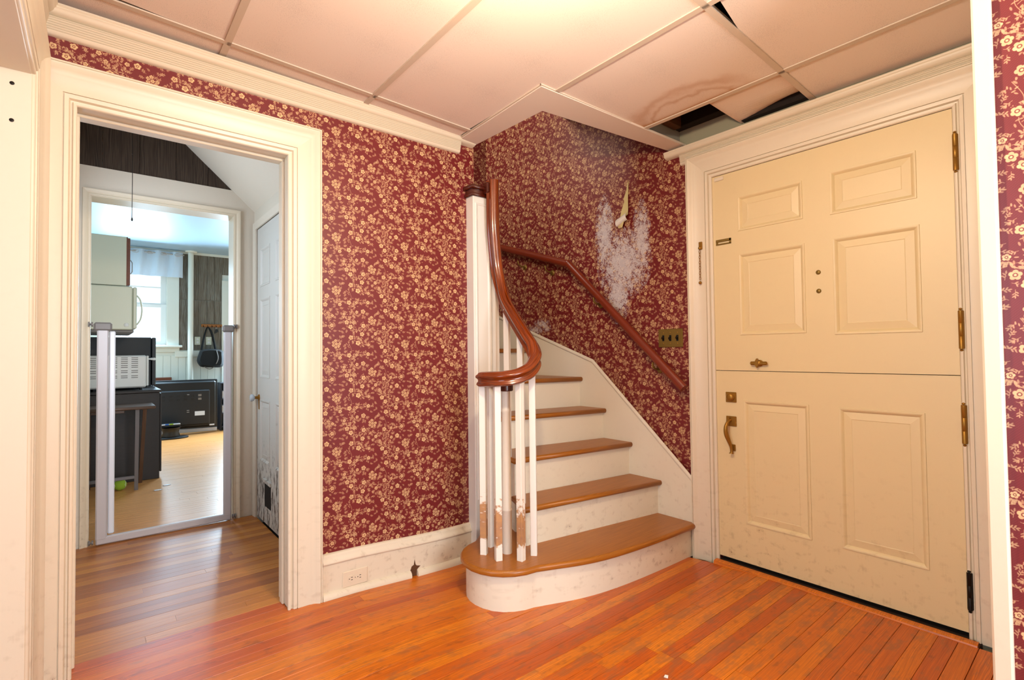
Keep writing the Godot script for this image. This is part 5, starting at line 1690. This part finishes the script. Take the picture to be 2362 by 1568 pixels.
	var td := obj("door", MB.new().box(V(0.369, 0.835, -5.99), V(0.384, 1.108, -5.665), 0.004), M.white_plastic, c)
	b = MB.new()
	b.box(V(0.384, 1.072, -5.70), V(0.425, 1.083, -5.69), 0.002); b.box(V(0.384, 1.072, -5.97), V(0.425, 1.083, -5.96), 0.002)
	b.tube([V(0.428, 1.077, -5.98), V(0.428, 1.077, -5.68)], 0.012, 10)
	obj("handle", b, M.white_plastic, td)
	for q in [V(0.33, 0.8, -5.70), V(0.0, 0.8, -5.70), V(0.33, 0.8, -5.96), V(0.0, 0.8, -5.96)]:
		obj("foot", MB.new().lathe([V2(0, 0), V2(0.012, 0), V2(0.014, 0.023), V2(0, 0.023)], q, Vector3.UP, 10), M.black, c)
	# folding tray table
	c = thing("tray_table", "small folding tray table with greyish legs in front of the dark cupboard", "table", V(0.1, 0, -5.25))
	obj("tabletop", MB.new().slab([V2(-0.10, -5.42), V2(0.395, -5.42), V2(0.395, -5.08), V2(-0.10, -5.08)], 0.672, 0.698, 0.008, 3), M.tray_wood, c)
	obj("cleat", MB.new().box(V(-0.02, 0.648, -5.16), V(0.19, 0.671, -5.12), 0.003), M.tray_wood, c)
	for q in [[0.275, -5.13, 0.275, -5.22, M.tray_metal], [0.325, -5.13, 0.318, -5.50, M.tray_wood], [-0.06, -5.13, -0.06, -5.22, M.tray_metal], [-0.03, -5.13, -0.03, -5.50, M.tray_wood]]:
		var a := V(q[0], 0.672, q[1]); var e := V(q[2], 0.0, q[3])
		var d := (e - a).normalized()
		obj("leg", MB.new().sweep([V2(-0.013, -0.009), V2(0.013, -0.009), V2(0.013, 0.009), V2(-0.013, 0.009)], [[a, Vector3.RIGHT, d.cross(Vector3.RIGHT)], [e, Vector3.RIGHT, d.cross(Vector3.RIGHT)]]), q[4], c)
	obj("stretcher", MB.new().box(V(-0.06, 0.098, -5.215), V(0.275, 0.124, -5.197), 0.003), M.tray_metal, c)
	b = MB.new()
	b.ball(V(0.172, 0.045, -5.30), 0.045, 24)
	var tb := thing("tennis_ball", "lime green tennis ball lying under the tray table", "ball", V(0.172, 0.045, -5.30))
	obj("felt", b, M.ball, tb)
	var seam := []
	for i in 41:
		var a := TAU * i / 40
		var s := V(cos(a) + 0.45 * cos(3.0 * a) * 0.5, sin(a) - 0.45 * sin(3.0 * a) * 0.5, 1.1 * cos(2.0 * a)).normalized()
		seam.append(V(0.172, 0.045, -5.30) + s * 0.0447)
	obj("seam", MB.new().tube(seam, 0.0018, 5, false), M.white_plastic, tb)
	# two scraps on the kitchen floor
	for k in 2:
		var o := V(0.41 + k * 0.075, 0.0, -5.08 - k * 0.14)
		b = MB.new()
		b.slab([V2(o.x - 0.028, o.z - 0.006), V2(o.x + 0.004, o.z - 0.015), V2(o.x + 0.030, o.z), V2(o.x + 0.006, o.z + 0.014), V2(o.x - 0.02, o.z + 0.012)], 0.001, 0.006, 0.0015, 2)
		tag(obj("paper_scrap", b, M.sticker, self, o), ["crumpled white scrap on the pale boards nearer the tray table leg", "flat white scrap on pale boards beside the dark cupboard corner"][k], "scrap")
	# television turned with its back this way
	var tz := -8.42
	c = thing("television", "black flat television standing on the floor with its back turned", "television", V(1.0, 0.05, tz))
	var rot := Basis(Vector3.UP, -0.10)
	var ctr := V(1.02, 0.42, tz)
	var P := func(lo: Vector3, hi: Vector3, ch: float) -> MB:
		var m := MB.new()
		var mid := (lo + hi) * 0.5
		var w := ctr + rot * mid
		var hs := (hi - lo) * 0.5
		return m.box(w - hs, w + hs, ch, rot)
	obj("bezel", P.call(V(-0.50, -0.345, -0.05), V(0.365, 0.345, -0.02), 0.006), M.black, c)
	var tvb := obj("back_cover", P.call(V(-0.47, -0.325, -0.02), V(0.345, 0.325, 0.028), 0.02), M.black, c)
	obj("bulge", P.call(V(-0.40, -0.29, 0.02), V(0.27, 0.20, 0.052), 0.015), M.black_panel, tvb)
	for k in 6:
		for j in 2:
			obj("vent", P.call(V(-0.30 + k * 0.085, 0.06 + j * 0.05, 0.050), V(-0.26 + k * 0.085, 0.09 + j * 0.05, 0.0545), 0.001), M.grey_plastic if k == 5 else M.black, tvb)
	obj("label_sticker", P.call(V(0.085, -0.160, 0.050), V(0.205, -0.100, 0.0535), 0.0005), M.sticker, tvb)
	obj("small_sticker", P.call(V(0.265, -0.315, 0.026), V(0.325, -0.295, 0.0305), 0.0005), M.sticker, tvb)
	for q in [[-0.01, 0.135], [-0.01, -0.085], [-0.01, -0.11]]:
		obj("screw_plate", P.call(V(q[0], q[1], 0.050), V(q[0] + 0.03, q[1] + 0.008, 0.0535), 0.001), M.steel, tvb)
	obj("foot_bar", P.call(V(-0.48, -0.40, -0.06), V(0.36, -0.35, -0.02), 0.004), M.lilac_white, c)
	# small printer-like box and its oval stand before the television
	c = thing("monitor_stand", "black oval monitor stand on the kitchen floor before the television", "stand", V(0.82, 0, -8.15))
	b = MB.new()
	var oval := []
	for k in 24: oval.append(V2(0.80 + cos(TAU * k / 24) * 0.20, -8.14 + sin(TAU * k / 24) * 0.12))
	b.slab(oval, 0.0, 0.022, 0.008, 3)
	obj("foot_plate", b, M.black_panel, c)
	b = MB.new()
	b.lathe([V2(0.10, 0.0), V2(0.105, 0.02), V2(0.09, 0.06), V2(0.105, 0.12), V2(0.115, 0.13), V2(0.0, 0.11)], V(0.80, 0.02, -8.16), Vector3.UP, 24)
	obj("neck", b, M.black, c)
	c = thing("shallow_box", "shallow black box with a white strip marked blue and green", "box", V(0.74, 0.14, -8.2))
	obj("box_body", MB.new().box(V(0.60, 0.152, -8.30), V(0.905, 0.196, -8.14), 0.004), M.black, c)
	obj("edge_strip", MB.new().box(V(0.60, 0.182, -8.141), V(0.905, 0.196, -8.136), 0.001), M.sticker, c)
	obj("blue_mark", MB.new().box(V(0.735, 0.181, -8.138), V(0.775, 0.197, -8.134), 0.001), M.sticker_blue, c)
	obj("green_mark", MB.new().box(V(0.780, 0.181, -8.138), V(0.825, 0.197, -8.134), 0.001), M.sticker_green, c)
	# board leaning behind the television and the low shelf beside it
	tag(obj("plank", MB.new().box(V(0.62, 0.0, z + 0.025), V(0.86, 0.80, z + 0.045), 0.003), M.cabinet_wood, self, V(0.7, 0, z + 0.03)), "brown wooden board leaning on the wainscot behind the television", "board")
	c = thing("low_shelf", "dark blue low shelf unit at the right of the television, partly hidden by the gate", "shelf", V(1.53, 0, z + 0.2))
	b = MB.new()
	b.box(V(1.435, 0, z + 0.03), V(1.45, 0.70, z + 0.30), 0.002); b.box(V(1.72, 0, z + 0.03), V(1.735, 0.70, z + 0.30), 0.002); b.box(V(1.44, 0, z + 0.03), V(1.73, 0.70, z + 0.04), 0.002)
	obj("frame", b, M.navy, c)
	for y in [0.05, 0.24, 0.45, 0.685]:
		obj("shelf_board", MB.new().box(V(1.45, y, z + 0.04), V(1.72, y + 0.015, z + 0.30), 0.002), M.navy, c)
	for k in 2:
		var y: float = [0.255, 0.465][k]
		tag(obj("storage_box", MB.new().box(V(1.46, y + 0.001, z + 0.06), V(1.69, y + 0.115, z + 0.27), 0.006), M.sticker, self, V(1.57, y, z + 0.16)), ["white box on the lower board of the dark blue shelf", "white box on the upper board of the dark blue shelf"][k], "box")
